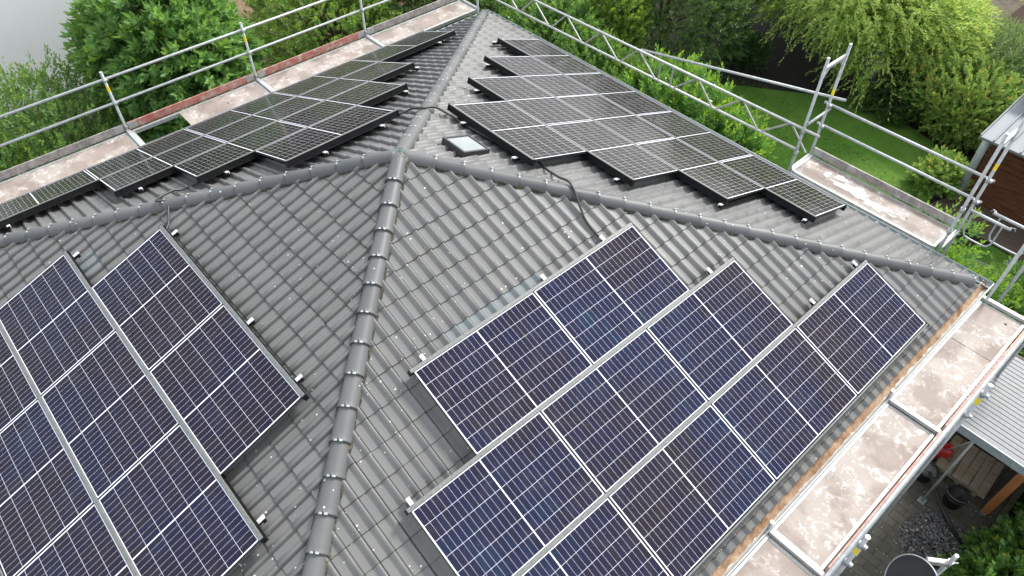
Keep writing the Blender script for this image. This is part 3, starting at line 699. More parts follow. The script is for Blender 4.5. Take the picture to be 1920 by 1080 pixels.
# ------------------------------------------------------------------ scaffold
GZ = -6.0; TR = 0.0242
def base_plate(b, x, y):
    b.bbox((x, y, GZ + .01), (.15, .15, .012), .002)
def post(x, y, ztop, label, group, sticker=None, couplers=(), name='scaffold_post'):
    g_ = thing(name, (x, y, GZ), label, 'scaffold post', group)
    b = MB(); b.tube([(x, y, GZ + .016), (x, y, ztop)], TR, 12); b.build('tube', M['galv'], g_)
    b = MB(); base_plate(b, x, y); b.build('base_plate', M['galv'], g_)
    b = MB(); b.tube([(x, y, ztop + .001), (x, y, ztop + .012)], TR * 1.12, 12); b.build('collar', M['alu'], g_)
    if couplers:
        for zc in couplers:
            b = MB(); b.tube([(x, y, zc - .035), (x, y, zc + .035)], TR * 1.35, 10); b.bbox((x + .035, y, zc), (.05, .04, .05), .006); b.bbox((x, y + .035, zc - .01), (.03, .05, .03), .004); b.build('coupler', M['galv'], g_)
    if sticker:
        b = MB(); b.tube([(x, y, sticker - .06), (x, y, sticker + .06)], TR * 1.04, 12, caps=False); b.build('sticker', M['yellow'], g_)
    return g_
def rail(pts, label, group, r=TR):
    b = MB(); b.tube(pts, r, 12); o = b.build('guard_rail', M['galv'], origin=tuple(pts[0])); tag(o, label, 'scaffold tube', group); return o
def deck(x0, x1, y0, y1, z, label, group, along='y', hole=None, gap=None):
    g_ = thing('scaffold_deck', ((x0 + x1) / 2, (y0 + y1) / 2, z), label, 'scaffold deck', group)
    t = .045
    b = MB()
    px0, px1, py0, py1 = x0 + t, x1 - t, y0 + t, y1 - t
    if gap:   # opening at one end, closed part begins at gap
        if along == 'y': py0 = gap
    n = 14
    if hole:
        hx, hy = hole; k = 20; hr = .022
        ring = [(hx + hr * math.cos(2 * math.pi * i / k), hy + hr * .8 * math.sin(2 * math.pi * i / k)) for i in range(k)]
        # outer points by angle on the rectangle
        out = []
        for i in range(k):
            a = 2 * math.pi * i / k; dx, dy = math.cos(a), math.sin(a)
            tx = ((px1 if dx > 0 else px0) - hx) / dx if abs(dx) > 1e-6 else 1e9; ty = ((py1 if dy > 0 else py0) - hy) / dy if abs(dy) > 1e-6 else 1e9
            tt = min(tx, ty); out.append((hx + dx * tt, hy + dy * tt))
        corners = [(px1, py1), (px0, py1), (px0, py0), (px1, py0)]
        vs = [(x, y, z) for x, y in ring] + [(x, y, z) for x, y in out]; fs = [(i, k + i, k + (i + 1) % k, (i + 1) % k) for i in range(k)]
        b.add(vs, fs)
        for cx_, cy_ in corners:
            ac = math.atan2(cy_ - hy, cx_ - hx) % (2 * math.pi); i = int(ac / (2 * math.pi / k)); j = (i + 1) % k
            b.add([(out[i][0], out[i][1], z), (cx_, cy_, z), (out[j][0], out[j][1], z)], [(0, 1, 2)])
        b.add([(x, y, zz_) for zz_ in (z, z - .012) for x, y in ring], [(i, (i + 1) % k, k + (i + 1) % k, k + i) for i in range(k)])
    else:
        b.add([(px0, py0, z), (px1, py0, z), (px1, py1, z), (px0, py1, z)], [(0, 1, 2, 3)])
    b.add([(px0, py0, z - .012), (px1, py0, z - .012), (px1, py1, z - .012), (px0, py1, z - .012)] , [(3, 2, 1, 0)]) if not hole else None
    if gap: b.bbox(((px0 + px1) / 2, py0 + .006, z - .01), (px1 - px0, .012, .024), .002)
    b.build('plywood_board', M['deck'], g_)
    b = MB()
    for x in (x0 + t / 2, x1 - t / 2): b.bbox((x, (y0 + y1) / 2, z - .03), (t, y1 - y0, .085), .006)
    for y in (y0 + t / 2, y1 - t / 2): b.bbox(((x0 + x1) / 2, y, z - .035), (x1 - x0 - 2 * t, t, .07), .004)
    b.build('side_beam', M['alu'], g_)
    return g_
def toe(a, c, h, mat, label, group, z=None):
    g_ = thing('toe_board', a, label, 'toe board', group)
    b = MB(); b.beam(Vector(a) + Vector((0, 0, h / 2)), Vector(c) + Vector((0, 0, h / 2)), .028, h, (0, 0, 1), .003); b.build('board', mat, g_)
    d = (Vector(c) - Vector(a)).normalized()
    for p, s in ((Vector(a), 1), (Vector(c), -1)):
        b = MB(); q = p + d * s * .09; b.beam(q - d * .08 + Vector((0, 0, h / 2)), q + d * .08 + Vector((0, 0, h / 2)), .034, h * .86, (0, 0, 1), .003); b.build('end_fitting', M['alu'], g_)
def ledger(a, c, label, group, w=.05, h=.05, mat='alu'):
    b = MB(); b.beam(a, c, w, h, (0, 0, 1), .006); o = b.build('scaffold_ledger', M[mat], origin=tuple(a)); tag(o, label, 'scaffold tube', group)
GA, GB, GC = 'scaffold along the far left eave', 'scaffold along the far right eave', 'scaffold along the near right eave'
# far left eave (x about -6.5)
FLY = [-4.4, -1.70, 1.00, 3.69, 6.36]; NLn = ['nearest the left frame edge', 'beside the open gap in the deck', 'in the middle of the far left eave', 'next to the top left shrubs', 'at the far corner of the roof']
for i, y in enumerate(FLY):
    if i < 4: post(-6.82, y, -1.38, 'galvanised outer scaffold post ' + NLn[i], GA, sticker=-1.70 if i else None, couplers=(-1.53, -2.0, -2.5))
    else: post(-6.06, 6.30, -1.45, 'galvanised scaffold post standing ' + NLn[i], GA)
    if i < 4:
        ledger((-6.79, y, -2.585), (-6.12, y, -2.585), 'aluminium cross ledger ' + NLn[i], GA, .07, .06)
ledger((-6.79, 6.36, -2.585), (-6.1, 6.36, -2.585), 'aluminium cross ledger closing the far end of the far left deck', GA, .06, .05)
for i in range(4):
    a, c = FLY[i] + .04, FLY[i + 1] - .04
    deck(-6.77, -6.13, a, c, -2.60, ['worn plywood deck at the left frame edge', 'plywood deck with an open gap at one end', 'whitish worn plywood deck behind the far left panels', 'pale plywood deck reaching the far corner'][i], 'plywood decks along the far left eave', gap=(-0.72 if i == 1 else None), hole=((-6.42, .15) if i == 1 else None))
    toe((-6.815, a, -2.59), (-6.815, c, -2.59), .15, M['toe_red'] if i in (1, 2) else M['toe_grey'], ['grey toe board at the left frame edge', 'red toe board beside the open deck gap', 'red toe board behind the whitish deck', 'grey toe board running to the far corner'][i], 'toe boards along the far left eave')
rail([(-6.85, -7.1, -1.53), (-6.85, 6.36, -1.53)], 'upper galvanised guard rail along the far left eave', GA)
rail([(-6.85, -7.1, -2.01), (-6.85, 6.36, -2.01)], 'middle galvanised guard rail along the far left eave', GA)
deck(-6.77, -6.13, -7.0, -4.44, -2.60, 'plywood deck cut by the left frame edge', 'plywood decks along the far left eave')
toe((-6.815, -7.0, -2.59), (-6.815, -4.44, -2.59), .15, M['toe_grey'], 'grey toe board cut by the left frame edge', 'toe boards along the far left eave')
# far right eave
def hframe(x, yi, yo, zb, zt, label, extra=None):
    g_ = thing('scaffold_portal', (x, yi, GZ), label, 'scaffold frame', 'tall scaffold frames on the far right eave')
    for q_ in (yi, yo): b = MB(); b.tube([(x, q_, GZ + .016), (x, q_, zt)], TR, 12); b.build('upright', M['galv'], g_)
    b = MB(); b.beam((x, yi + .02, zt - .2), (x, yo - .02, zt - .2), .045, .06); b.beam((x, yi, zt - .42), (x, yi + .16, zt - .23), .02, .03); b.beam((x, yo, zt - .42), (x, yo - .16, zt - .23), .02, .03)
    b.build('cross_beam', M['alu'], g_)
    b = MB(); b.beam((x, yi + .02, zb), (x, yo - .02, zb), .06, .05); b.build('deck_beam', M['alu'], g_)
    for zc in (-1.56, -1.98):
        b = MB(); b.tube([(x, yo, zc - .03), (x, yo, zc + .03)], TR * 1.35, 10); b.bbox((x + .03, yo, zc), (.06, .04, .045), .005); b.build('coupler', M['galv'], g_)
    for zc in (-1.8, -2.24): b = MB(); b.tube([(x, yi, zc - .04), (x, yi, zc + .04)], TR * 1.4, 10); b.bbox((x, yi + .035, zc), (.05, .05, .05), .005); b.build('coupler', M['galv'], g_)
    b = MB(); b.tube([(x, yo, -1.36), (x, yo, -1.24)], TR * 1.04, 12, caps=False); b.build('sticker', M['yellow'], g_)
    for q_ in (yi, yo): b = MB(); base_plate(b, x, q_); b.build('base_plate', M['galv'], g_)
    return g_
YI, YO = 6.60, 7.25
hframe(2.2, YI, YO, -2.6, -0.42, 'tall scaffold frame at the left end of the far right deck')
hframe(4.94, YI + .04, YO, -2.6, -0.42, 'tall scaffold frame at the right end of the far right deck')
DK = deck(2.25, 4.89, YI - .06, YO - .06, -2.55, 'plywood deck above the lawn with a large white splash', 'far right deck', hole=(4.25, 6.85))
M['plaster'] = simple('dried_plaster', (0.5, 0.48, 0.45), (0.68, 0.66, 0.63), 9, 0.9, bump=0.3)
def splash(dk, cx_, cy_, ax_, ay_, z, seed):
    z += (seed - 200) * .0012
    q = np.random.default_rng(seed); k = 46; b = MB(); a0 = np.linspace(0, 2 * math.pi, k, endpoint=False)
    rr_ = 1 + .22 * np.sin(3 * a0 + q.uniform(0, 6)) + .16 * np.sin(7 * a0 + q.uniform(0, 6)) + q.normal(0, .07, k)
    b.add([(cx_ + ax_ * r0 * math.cos(a), cy_ + ay_ * r0 * math.sin(a), z + .0015) for a, r0 in zip(a0, rr_)], [tuple(range(k))]); b.build('plaster_splash', M['plaster'], dk)
for i_, (x_, y_, ax_, ay_) in enumerate([(3.3, 6.84, .3, .12), (3.72, 6.76, .26, .08), (2.98, 6.98, .12, .07), (2.75, 6.9, .05, .08), (3.05, 6.76, .09, .03), (4.05, 6.72, .08, .03)]): splash(DK, x_, y_, ax_, ay_, -2.55, 200 + i_)
toe((2.25, YO - .03, -2.54), (4.89, YO - .03, -2.54), .15, M['toe_grey'], 'grey toe board on the deck above the lawn', 'far right deck')
rail([(2.1, YO + .045, -1.56), (5.02, YO + .045, -1.56)], 'upper guard rail over the lawn between the two tall frames', GB)
rail([(2.1, YO + .045, -1.98), (5.02, YO + .045, -1.98)], 'middle guard rail over the lawn between the two tall frames', GB)
rail([(-1.5, 6.68, -1.84), (2.42, YO + .09, -1.40)], 'slanting guard tube from the lattice girder to the left tall frame', GB)
rail([(2.24, YI - .02, -1.62), (2.24, YO + .02, -1.62)], 'short end guard tube across the left tall frame', GB)
# lattice girder
lg = thing('lattice_girder', (-1.5, 6.6, -2.2), 'long silver lattice girder bridging the far right eave', 'lattice girder')
gx0, gx1 = -7.2, 2.5
zb_ = lambda x: -2.21 + .018 * x; zt_ = lambda x: -1.79 + .03 * (x > 9) + .018 * x
b = MB(); b.tube([(gx0, 6.6, zb_(gx0)), (2.12 + .1, 6.6, zb_(2.2))], TR, 12); b.build('chord', M['alu'], lg)
b = MB(); b.tube([(gx0, 6.6, zt_(gx0)), (gx1, 6.6, zt_(gx1))], TR, 12); b.build('chord', M['alu'], lg)
def brace(x0, x1):    # x0 on the top chord, x1 on the bottom chord
    b = MB(); b.beam((x0, 6.6, zt_(x0) - .02), (x1, 6.6, zb_(x1) + .02), .03, .022, (0, 1, 0), .003); b.build('brace', M['alu'], lg)
# joint of two girders at x = -0.75
for base_x, sgn in ((-0.92, -1), (-0.62, 1)):
    brace(base_x, base_x)
    n = 0; x = base_x + sgn * .04
    while (sgn < 0 and x > gx0 + 1.0) or (sgn > 0 and x < 1.7):
        brace(x + sgn * .5, x + sgn * .06); brace(x + sgn * .56, x + sgn * .95); x += sgn * 1.0; n += 1
# end guard panels between the far right and near right scaffolds
def end_guard(a, dx, y, z, label, flip=False):
    g_ = thing('end_guard', (a, y, z), label, 'scaffold guard', 'end guards at the right roof corner')
    b = MB(); b.tube([(a, y, z), (a + dx, y, z)], TR, 12); b.build('tube', M['galv'], g_)
    b = MB(); s = 1 if dx > 0 else -1
    x0, x1 = a + s * .07, a + dx - s * .12
    pts = [(x0, y, z)] + [(x0 + s * .0, y, z - .34)] + [(x0 + s * .02, y, z - .42), (x0 + s * .08, y, z - .47)] + [(x1 - s * .08, y, z - .47), (x1 - s * .02, y, z - .42), (x1, y, z - .34), (x1, y, z)]
    b.tube(smooth_path(pts, 4), .014, 8); b.build('loop', M['galv'], g_)
    b = MB(); e = a + dx; b.tube([(e - s * .02, y, z), (e - s * .02, y + .05, z), (e + s * .03, y + .1, z - .015), (e + s * .05, y + .1, z - .06)], .011, 8); b.build('hook', M['galv'], g_)
end_guard(4.98, .62, 7.0, -1.98, 'tubular end guard with a hooked tip reaching out from the right tall frame')
end_guard(5.98, -.72, 7.12, -1.93, 'tubular end guard reaching back from the corner post')
post(6.02, 7.1, -1.1, 'galvanised post beyond the right roof corner holding the end guard', GC, couplers=(-1.93, -2.3))
end_guard(6.06, .75, 6.95, -2.0, 'tubular end guard cut by the right frame edge')
# near right eave
NRY = [6.08, 3.36, 0.65, -2.06]
NRn = ['at the right roof corner', 'between the first and second decks from the roof corner', 'between the second and third decks from the roof corner', 'below the frame']
post(5.93, 6.12, -1.15, 'tall galvanised post leaning against the right roof corner gutter', GC)
for i, y in enumerate(NRY[1:3], 1):
    post(5.85, y + .02, -2.44, 'short inner scaffold post ' + NRn[i], GC)
for i, y in enumerate(NRY[:3]):
    post(6.66, y, -1.45 if i else -1.5, 'outer scaffold post ' + NRn[i], GC, sticker=-1.75, couplers=(-1.62, -2.05))
    ledger((5.88, y, -2.585), (6.6, y, -2.585), 'aluminium cross ledger ' + NRn[i], GC, .065, .06)
for i in range(3):
    DN = deck(5.87, 6.535, NRY[i + 1] + .045, NRY[i] - .04, -2.62, ['splattered plywood deck nearest the right roof corner', 'splattered plywood deck beside the carport', 'splattered plywood deck at the bottom frame edge'][i], 'plywood decks along the near right eave', hole=((6.33, 5.85) if i == 0 else None))
    if i == 0: DN0 = DN
    toe((6.565, NRY[i + 1] + .06, -2.62), (6.565, NRY[i] - .06, -2.62), .15, M['toe_orange'], ['faded orange toe board nearest the right roof corner', 'faded orange toe board beside the carport', 'faded orange toe board at the bottom frame edge'][i], 'toe boards along the near right eave')
b = MB(); b.beam((5.92, 5.02, -2.619), (6.49, 5.02, -2.619), .006, .004, (0, 0, 1), .001); b.build('board_seam', M['dark'], DN0)
rail([(6.60, -2.2, -1.62), (6.60, 6.15, -1.62)], 'upper galvanised guard rail along the near right deck', GC)
rail([(6.61, -2.2, -2.08), (6.61, 6.15, -2.08)], 'middle galvanised guard rail along the near right deck', GC)

# ------------------------------------------------------------------ ground and paving
def sheet(name, poly, z, mat, kind='structure', jitter=0):
    b = MB(); b.add([(x, y, z) for x, y in poly], [tuple(range(len(poly)))]); o = b.build(name, mat); tag(o, kind=kind); return o
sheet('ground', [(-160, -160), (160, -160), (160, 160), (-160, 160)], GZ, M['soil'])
sheet('lawn', [(-4.2, 7.4), (4.0, 7.4), (3.4, 12.3), (2.9, 13.6), (2.2, 14.9), (1.0, 15.2), (0.0, 15.3), (-1.5, 14.3), (-3.2, 13.1), (-4.4, 11)], GZ + .006, M['grass'])
sheet('lawn', [(1.2, 17), (9, 17), (9, 26), (-1, 22.2), (0.6, 19.5)], GZ + .006, M['grass'])
sheet('lawn', [(4.2, 9.6), (9.5, 9.6), (9.5, 12.0), (5.0, 12.1), (4.5, 11.5)], GZ + .006, M['grass'])
sheet('dry_ground', [(-20, 1.5), (-11.5, 1.2), (-10, 4.5), (-14, 12), (-26, 8)], GZ + .008, M['drysoil'])
sheet('lawn', [(-13.2, 2.2), (-11.6, 2.0), (-10.8, 3.4), (-12.4, 4.2)], GZ + .014, M['grass'])
sheet('yard_paving', [(5.3, -5), (7.93, -5), (7.93, 7.0), (5.3, 7.4)], GZ + .01, M['paver'])
sheet('courtyard', [(-6, 22.2), (1.6, 22.4), (6, 32), (-6, 32)], GZ + .012, M['sandpave'])
sheet('terrace', [(3.3, 12.2), (7.5, 11.9), (7.5, 13.4), (3.6, 13.2)], GZ + .05, M['darkwood'])
b = MB(); b.bbox((7.98, 1.2, GZ + .05), (.09, 12.4, .16), .01); o = b.build('kerb', M['curb']); tag(o, kind='structure')
for i, (x, y, w, d) in enumerate([(5.35, 11.15, .95, .5), (6.2, 10.4, .7, .5), (5.85, 11.75, .9, .3), (6.9, 11.3, .9, .5)]):
    k = 16; b = MB(); ring = [(x + w / 2 * math.copysign(abs(math.cos(2 * math.pi * j / k)) ** .6, math.cos(2 * math.pi * j / k)) * (1 + rng.normal(0, .03)), y + d / 2 * math.copysign(abs(math.sin(2 * math.pi * j / k)) ** .6, math.sin(2 * math.pi * j / k))) for j in range(k)]
    b.add([(px, py, zz_) for zz_ in (GZ + .035, GZ) for px, py in ring], [tuple(range(k))] + [(j, k + j, k + (j + 1) % k, (j + 1) % k) for j in range(k)])
    o = b.build('stepping_stone', M['slab']); tag(o, ['long grey stepping stone nearest the roof corner', 'grey stepping stone beside the corner shrub', 'thin grey slab along the terrace edge', 'grey stepping stone at the right frame edge'][i], 'stepping stone', 'stepping stones near the terrace')

# ------------------------------------------------------------------ foliage
def leaf_mat(name, cols, tip=None, rough=0.45, trans=0.25):
    mt, n, b = nodes_of(name); g = NG(n)
    geo = g.new('ShaderNodeNewGeometry'); rnd = geo.outputs['Random Per Island']
    cols = [tuple(q * 1.42 + .34 * (c_[0] * .3 + c_[1] * .6 + c_[2] * .1) for q in c_) for c_ in cols]; trans = min(.5, trans + .2)
    f = g.m('ADD', g.m('MULTIPLY', rnd, 0.7), g.m('MULTIPLY', g.noise(geo.outputs['Position'], 1.6, 3), 0.3))
    st = [(0.12 + 0.76 * i / (len(cols) - 1), c) for i, c in enumerate(cols)]
    c = g.ramp(f, st)
    if tip is not None:
        at = g.new('ShaderNodeAttribute'); at.attribute_name = 'tip'; c = g.mix(at.outputs['Fac'], c, tip)
    g.put(b.inputs['Base Color'], c); pbr(b, rough - .05, 0, 0.5)
    tr = g.new('ShaderNodeBsdfTranslucent'); g.put(tr.inputs[0], g.mix(0.35, c, (0.25, 0.45, 0.03)))
    ms = g.new('ShaderNodeMixShader'); ms.inputs[0].default_value = trans
    n.links.new(b.outputs[0], ms.inputs[1]); n.links.new(tr.outputs[0], ms.inputs[2]); n.links.new(ms.outputs[0], n.nodes['Material Output'].inputs[0])
    return mt
L = {}
L['cherry'] = leaf_mat('cherry_leaf', [(0.035, 0.1, 0.016), (0.07, 0.17, 0.024), (0.11, 0.24, 0.035)], (0.26, 0.42, 0.04))
L['wild'] = leaf_mat('wild_shrub_leaf', [(0.03, 0.075, 0.012), (0.06, 0.14, 0.02), (0.11, 0.2, 0.03)], (0.24, 0.32, 0.04))
L['yellowish'] = leaf_mat('yellowish_leaf', [(0.03, 0.08, 0.008), (0.08, 0.16, 0.014), (0.17, 0.25, 0.02)], (0.28, 0.34, 0.025))
L['dark'] = leaf_mat('dark_shrub_leaf', [(0.01, 0.032, 0.01), (0.022, 0.06, 0.014), (0.045, 0.1, 0.025)], (0.08, 0.15, 0.03))
L['laurel'] = leaf_mat('laurel_leaf', [(0.025, 0.085, 0.01), (0.055, 0.16, 0.018), (0.11, 0.26, 0.025)], (0.3, 0.45, 0.02), 0.3)
L['willow'] = leaf_mat('willow_leaf', [(0.1, 0.18, 0.02), (0.22, 0.33, 0.04), (0.38, 0.47, 0.07)], (0.6, 0.52, 0.12), 0.6, .35)
L['autumn'] = leaf_mat('autumn_shrub_leaf', [(0.06, 0.14, 0.015), (0.14, 0.25, 0.03), (0.24, 0.3, 0.045)], (0.58, 0.36, 0.07), 0.5)
L['grey'] = leaf_mat('grey_green_leaf', [(0.05, 0.09, 0.03), (0.09, 0.15, 0.05), (0.16, 0.2, 0.09)], (0.24, 0.26, 0.12), 0.6)
L['reed'] = leaf_mat('reed_leaf', [(0.06, 0.08, 0.025), (0.14, 0.15, 0.06), (0.25, 0.24, 0.12)], (0.3, 0.28, 0.16), 0.6)
L['hosta'] = leaf_mat('hosta_leaf', [(0.04, 0.09, 0.02), (0.08, 0.14, 0.03)], (0.25, 0.28, 0.1), 0.5)
L['hedge'] = leaf_mat('hedge_leaf', [(0.02, 0.07, 0.012), (0.05, 0.14, 0.02), (0.1, 0.22, 0.03)], (0.25, 0.32, 0.04))
def nrm(a): return a / np.maximum(np.linalg.norm(a, axis=-1, keepdims=True), 1e-9)
def leaves_mesh(P, A, S, ll, lw, tip, mat, curl=0.25, seed=0):
    """P leaf base, A leaf direction, S side direction; two quads folded on the midrib"""
    n = len(P); r = np.random.default_rng(seed)
    l = ll * r.uniform(.65, 1.2, (n, 1)); w = lw * r.uniform(.7, 1.15, (n, 1))
    A = nrm(A); S = nrm(S - A * (A * S).sum(1, keepdims=True)); N = np.cross(A, S)
    f = .28
    v0 = P; v1 = P + A * l * .42 + S * w * .5 + N * w * f * .5; v2 = P + A * l * .42 - S * w * .5 + N * w * f * .5
    mid = P + A * l * .45; tp = P + A * l - N * l * curl
    V = np.stack([v0, v1, mid, v2, tp], 1).reshape(-1, 3); b = np.arange(n)[:, None] * 5
    F = np.concatenate([b + np.array([[0, 1, 2]]), b + np.array([[0, 2, 3]]), b + np.array([[1, 4, 2]]), b + np.array([[2, 4, 3]])])
    me = np_mesh('leaves', V, F, [mat])
    at = me.attributes.new('tip', 'FLOAT', 'POINT'); at.data.foreach_set('value', np.repeat(tip, 5).astype(np.float32)); return me
def lumpy(dirs, seed, amp):
    r = np.random.default_rng(seed); out = np.ones(len(dirs))
    for k in range(9):
        d = nrm(r.normal(size=3)); c = dirs @ d; out += amp * np.maximum(0, c - .55) * r.uniform(-1.2, 2.4)
    return out
def plant(name, label, cat, base, c, rad, ntw, per, ll, lw, mat, seed, group=None, twig=.35, droop=.0, updir=.5, tipcol=.25, amp=.5, fill=.35, trunk=True, spread=.9, curl=.25, stray=0, low=-0.7, shape='leaf'):
    r = np.random.default_rng(seed); c = np.array(c, float); rad = np.array(rad, float)
    ll *= 1.35; lw *= 1.6; ntw = int(ntw * 1.3)
    g_ = thing(name, base, label, cat, group)
    d = nrm(r.normal(size=(ntw * 2, 3))); d = d[d[:, 2] > low][:ntw]; n = len(d)
    rr = np.where(r.random(n) < fill, r.uniform(.35, .85, n), r.uniform(.82, 1.02, n)) * lumpy(d, seed, amp)
    C0 = c + d * rad * rr[:, None]
    ax = nrm(d + np.array([0, 0, updir]) + r.normal(0, .45, (n, 3)))
    tl = twig * r.uniform(.5, 1.3, n)
    if stray:
        k = r.choice(n, stray); tl[k] *= 2.6; C0[k] += d[k] * rad * .12
    t = np.linspace(.08, 1, per)
    Tm = np.repeat(t[None], n, 0)
    side0 = nrm(np.cross(ax, r.normal(size=(n, 3)))); side1 = np.cross(ax, side0)
    ang = np.arange(per)[None] * 2.4 + r.uniform(0, 6.3, (n, 1))
    P = C0[:, None] + ax[:, None] * (tl[:, None] * Tm)[..., None]; P[..., 2] -= droop * (tl[:, None] * Tm) ** 2 / max(twig, .01)
    out = side0[:, None] * np.cos(ang)[..., None] + side1[:, None] * np.sin(ang)[..., None]
    A = nrm(ax[:, None] * (.35 + .9 * Tm[..., None]) + out * spread + np.array([0, 0, -droop * .9]))
    S = nrm(np.cross(A, ax[:, None] + r.normal(0, .3, A.shape)))
    tip = (Tm ** 3) * (r.random((n, 1)) < tipcol * 2) * r.uniform(.3, 1, (n, 1)) * np.clip(.4 + d[:, 2:3], .1, 1)
    me = leaves_mesh(P.reshape(-1, 3), A.reshape(-1, 3), S.reshape(-1, 3), ll, lw, tip.ravel(), mat, curl, seed)
    ob = bpy.data.objects.new('crown', me); scene.collection.objects.link(ob); ob.parent = g_; ob.matrix_parent_inverse = parent_inv(g_)
    if trunk:
        b = MB(); bx, by, bz = base; nb = 9; top = Vector(c) + Vector((0, 0, -rad[2] * .2))
        tr_ = max(.02, rad[0] * .05)
        b.tube(smooth_path([(bx, by, bz), Vector((bx, by, bz)).lerp(top, .5) + Vector((random.uniform(-.1, .1), random.uniform(-.1, .1), 0)), top], 5), [tr_ * (1 - .045 * i) for i in range(11)], 8)
        for k in range(nb + 8):
            dd = Vector(d[k]); e = Vector(c) + Vector((dd.x * rad[0], dd.y * rad[1], dd.z * rad[2])) * .85; s = Vector((bx, by, bz)).lerp(top, random.uniform(.35, .95))
            b.tube(smooth_path([s, s.lerp(e, .5) + Vector((0, 0, .1 * rad[2])), e], 4), [tr_ * .5 * (1 - .09 * i) for i in range(9)], 6)
        for k in stray_idx(n, stray): pass
        b.build('trunk', M['bark'], g_)
    return g_
def stray_idx(n, s): return []
T1 = (0, 0, 0)
plant('broadleaf_tree', 'leafy cherry tree with drooping glossy leaves in front of the white wall', 'tree', (-10.4, .6, GZ), (-10.3, 0.55, -3.25), (1.7, 1.6, 2.1), 1700, 13, .15, .06, L['cherry'], 11, twig=.4, droop=.45, tipcol=.14, amp=.35, stray=24, low=-.8)
plant('wild_shrub', 'tangled light green shrub at the left frame edge', 'shrub', (-10.0, -5.0, GZ), (-9.9, -5.1, -4.35), (1.5, 1.5, 1.2), 1000, 14, .07, .034, L['wild'], 12, 'shrubs below the white wall', twig=.45, updir=.8, tipcol=.3, stray=40)
plant('wild_shrub', 'green shrub with long arching twigs below the white wall', 'shrub', (-10.2, -2.7, GZ), (-10.0, -2.8, -4.5), (1.5, 1.4, 1.15), 1000, 14, .075, .036, L['wild'], 13, 'shrubs below the white wall', twig=.45, updir=.7, tipcol=.22, stray=46)
plant('wild_shrub', 'low dense shrub directly behind the guard rail beside the cherry tree', 'shrub', (-8.7, -3.1, GZ), (-8.7, -3.3, -4.9), (1.1, 2.1, 1.0), 1000, 13, .075, .036, L['hedge'], 14, 'shrubs below the white wall', twig=.3, updir=.7, tipcol=.2)
plant('wild_shrub', 'dark leafy shrub filling the open deck gap', 'shrub', (-8.2, -.2, GZ), (-8.2, -.2, -4.9), (1.0, 1.4, 1.0), 800, 13, .085, .04, L['cherry'], 15, 'shrubs below the white wall', twig=.3, tipcol=.15)
plant('round_leaf_shrub', 'large yellow green shrub behind the left guard rails', 'shrub', (-10.4, 5.0, GZ), (-10.5, 4.8, -4.2), (1.5, 1.7, 1.6), 1500, 15, .06, .038, L['yellowish'], 16, 'shrubs behind the far left scaffold', twig=.3, updir=.6, tipcol=.3)
plant('round_leaf_shrub', 'yellow green shrub in the top left behind the closed umbrella', 'shrub', (-13.2, 6.4, GZ), (-13.2, 6.2, -4.4), (1.7, 1.8, 1.5), 1200, 14, .06, .038, L['yellowish'], 17, 'shrubs behind the far left scaffold', twig=.3, updir=.6, tipcol=.25)
plant('round_leaf_shrub', 'pale tipped shrub just beyond the red toe board', 'shrub', (-8.9, 4.6, GZ), (-8.8, 4.9, -5.0), (1.2, 2.0, .95), 1000, 14, .06, .036, L['hedge'], 18, 'shrubs behind the far left scaffold', twig=.3, tipcol=.25)
plant('dark_shrub', 'dark green shrub beyond the far end of the left deck', 'shrub', (-10.2, 8.0, GZ), (-10.2, 8.0, -4.3), (1.7, 1.6, 1.6), 1300, 14, .06, .036, L['dark'], 19, 'shrubs behind the far left scaffold', twig=.3, tipcol=.15)
plant('dark_shrub', 'dark green shrub behind the far roof corner', 'shrub', (-8.2, 8.8, GZ), (-8.2, 8.9, -4.5), (1.3, 1.3, 1.4), 1100, 14, .055, .034, L['hedge'], 20, 'shrubs behind the far left scaffold', twig=.28, tipcol=.2)
plant('dark_shrub', 'dark shrub furthest back above the far roof corner', 'shrub', (-13.0, 10.2, GZ), (-13.0, 10.2, -4.0), (2.4, 2.4, 2.0), 1300, 14, .07, .04, L['dark'], 21, 'shrubs behind the far left scaffold', twig=.4, tipcol=.2)
plant('bushy_tree', 'mid green shrub below the left end of the lattice girder', 'shrub', (-5.9, 8.5, GZ), (-5.9, 8.4, -4.5), (1.3, 1.0, 1.45), 1200, 14, .06, .036, L['hedge'], 22, 'shrubs behind the lattice girder', twig=.3, tipcol=.22)
plant('bushy_tree', 'bright yellow green bush behind the lattice girder', 'shrub', (-5.3, 10.1, GZ), (-5.3, 10.0, -4.1), (1.15, 1.1, 1.5), 1200, 15, .065, .038, L['yellowish'], 23, 'shrubs behind the lattice girder', twig=.3, tipcol=.45, updir=.8)
plant('bushy_tree', 'mid green bush under the lattice girder beside the top roof panels', 'shrub', (-3.7, 8.4, GZ), (-3.7, 8.3, -4.6), (1.2, .95, 1.4), 1200, 14, .065, .038, L['hedge'], 24, 'shrubs behind the lattice girder', twig=.3, tipcol=.3)
plant('conifer_bush', 'dark green needle leaved bush behind the bright yellow green bush', 'shrub', (-5.1, 12.3, GZ), (-5.1, 12.2, -4.0), (1.6, 1.5, 1.9), 1700, 15, .07, .022, L['dark'], 25, 'shrubs behind the lattice girder', twig=.35, tipcol=.2)
plant('conifer_bush', 'blue grey green bush beside the dark gap under the willow', 'shrub', (-4.9, 14.4, GZ), (-4.9, 14.3, -4.2), (1.2, 1.1, 1.8), 1100, 15, .06, .02, L['grey'], 26, 'shrubs behind the lattice girder', twig=.35, tipcol=.1)
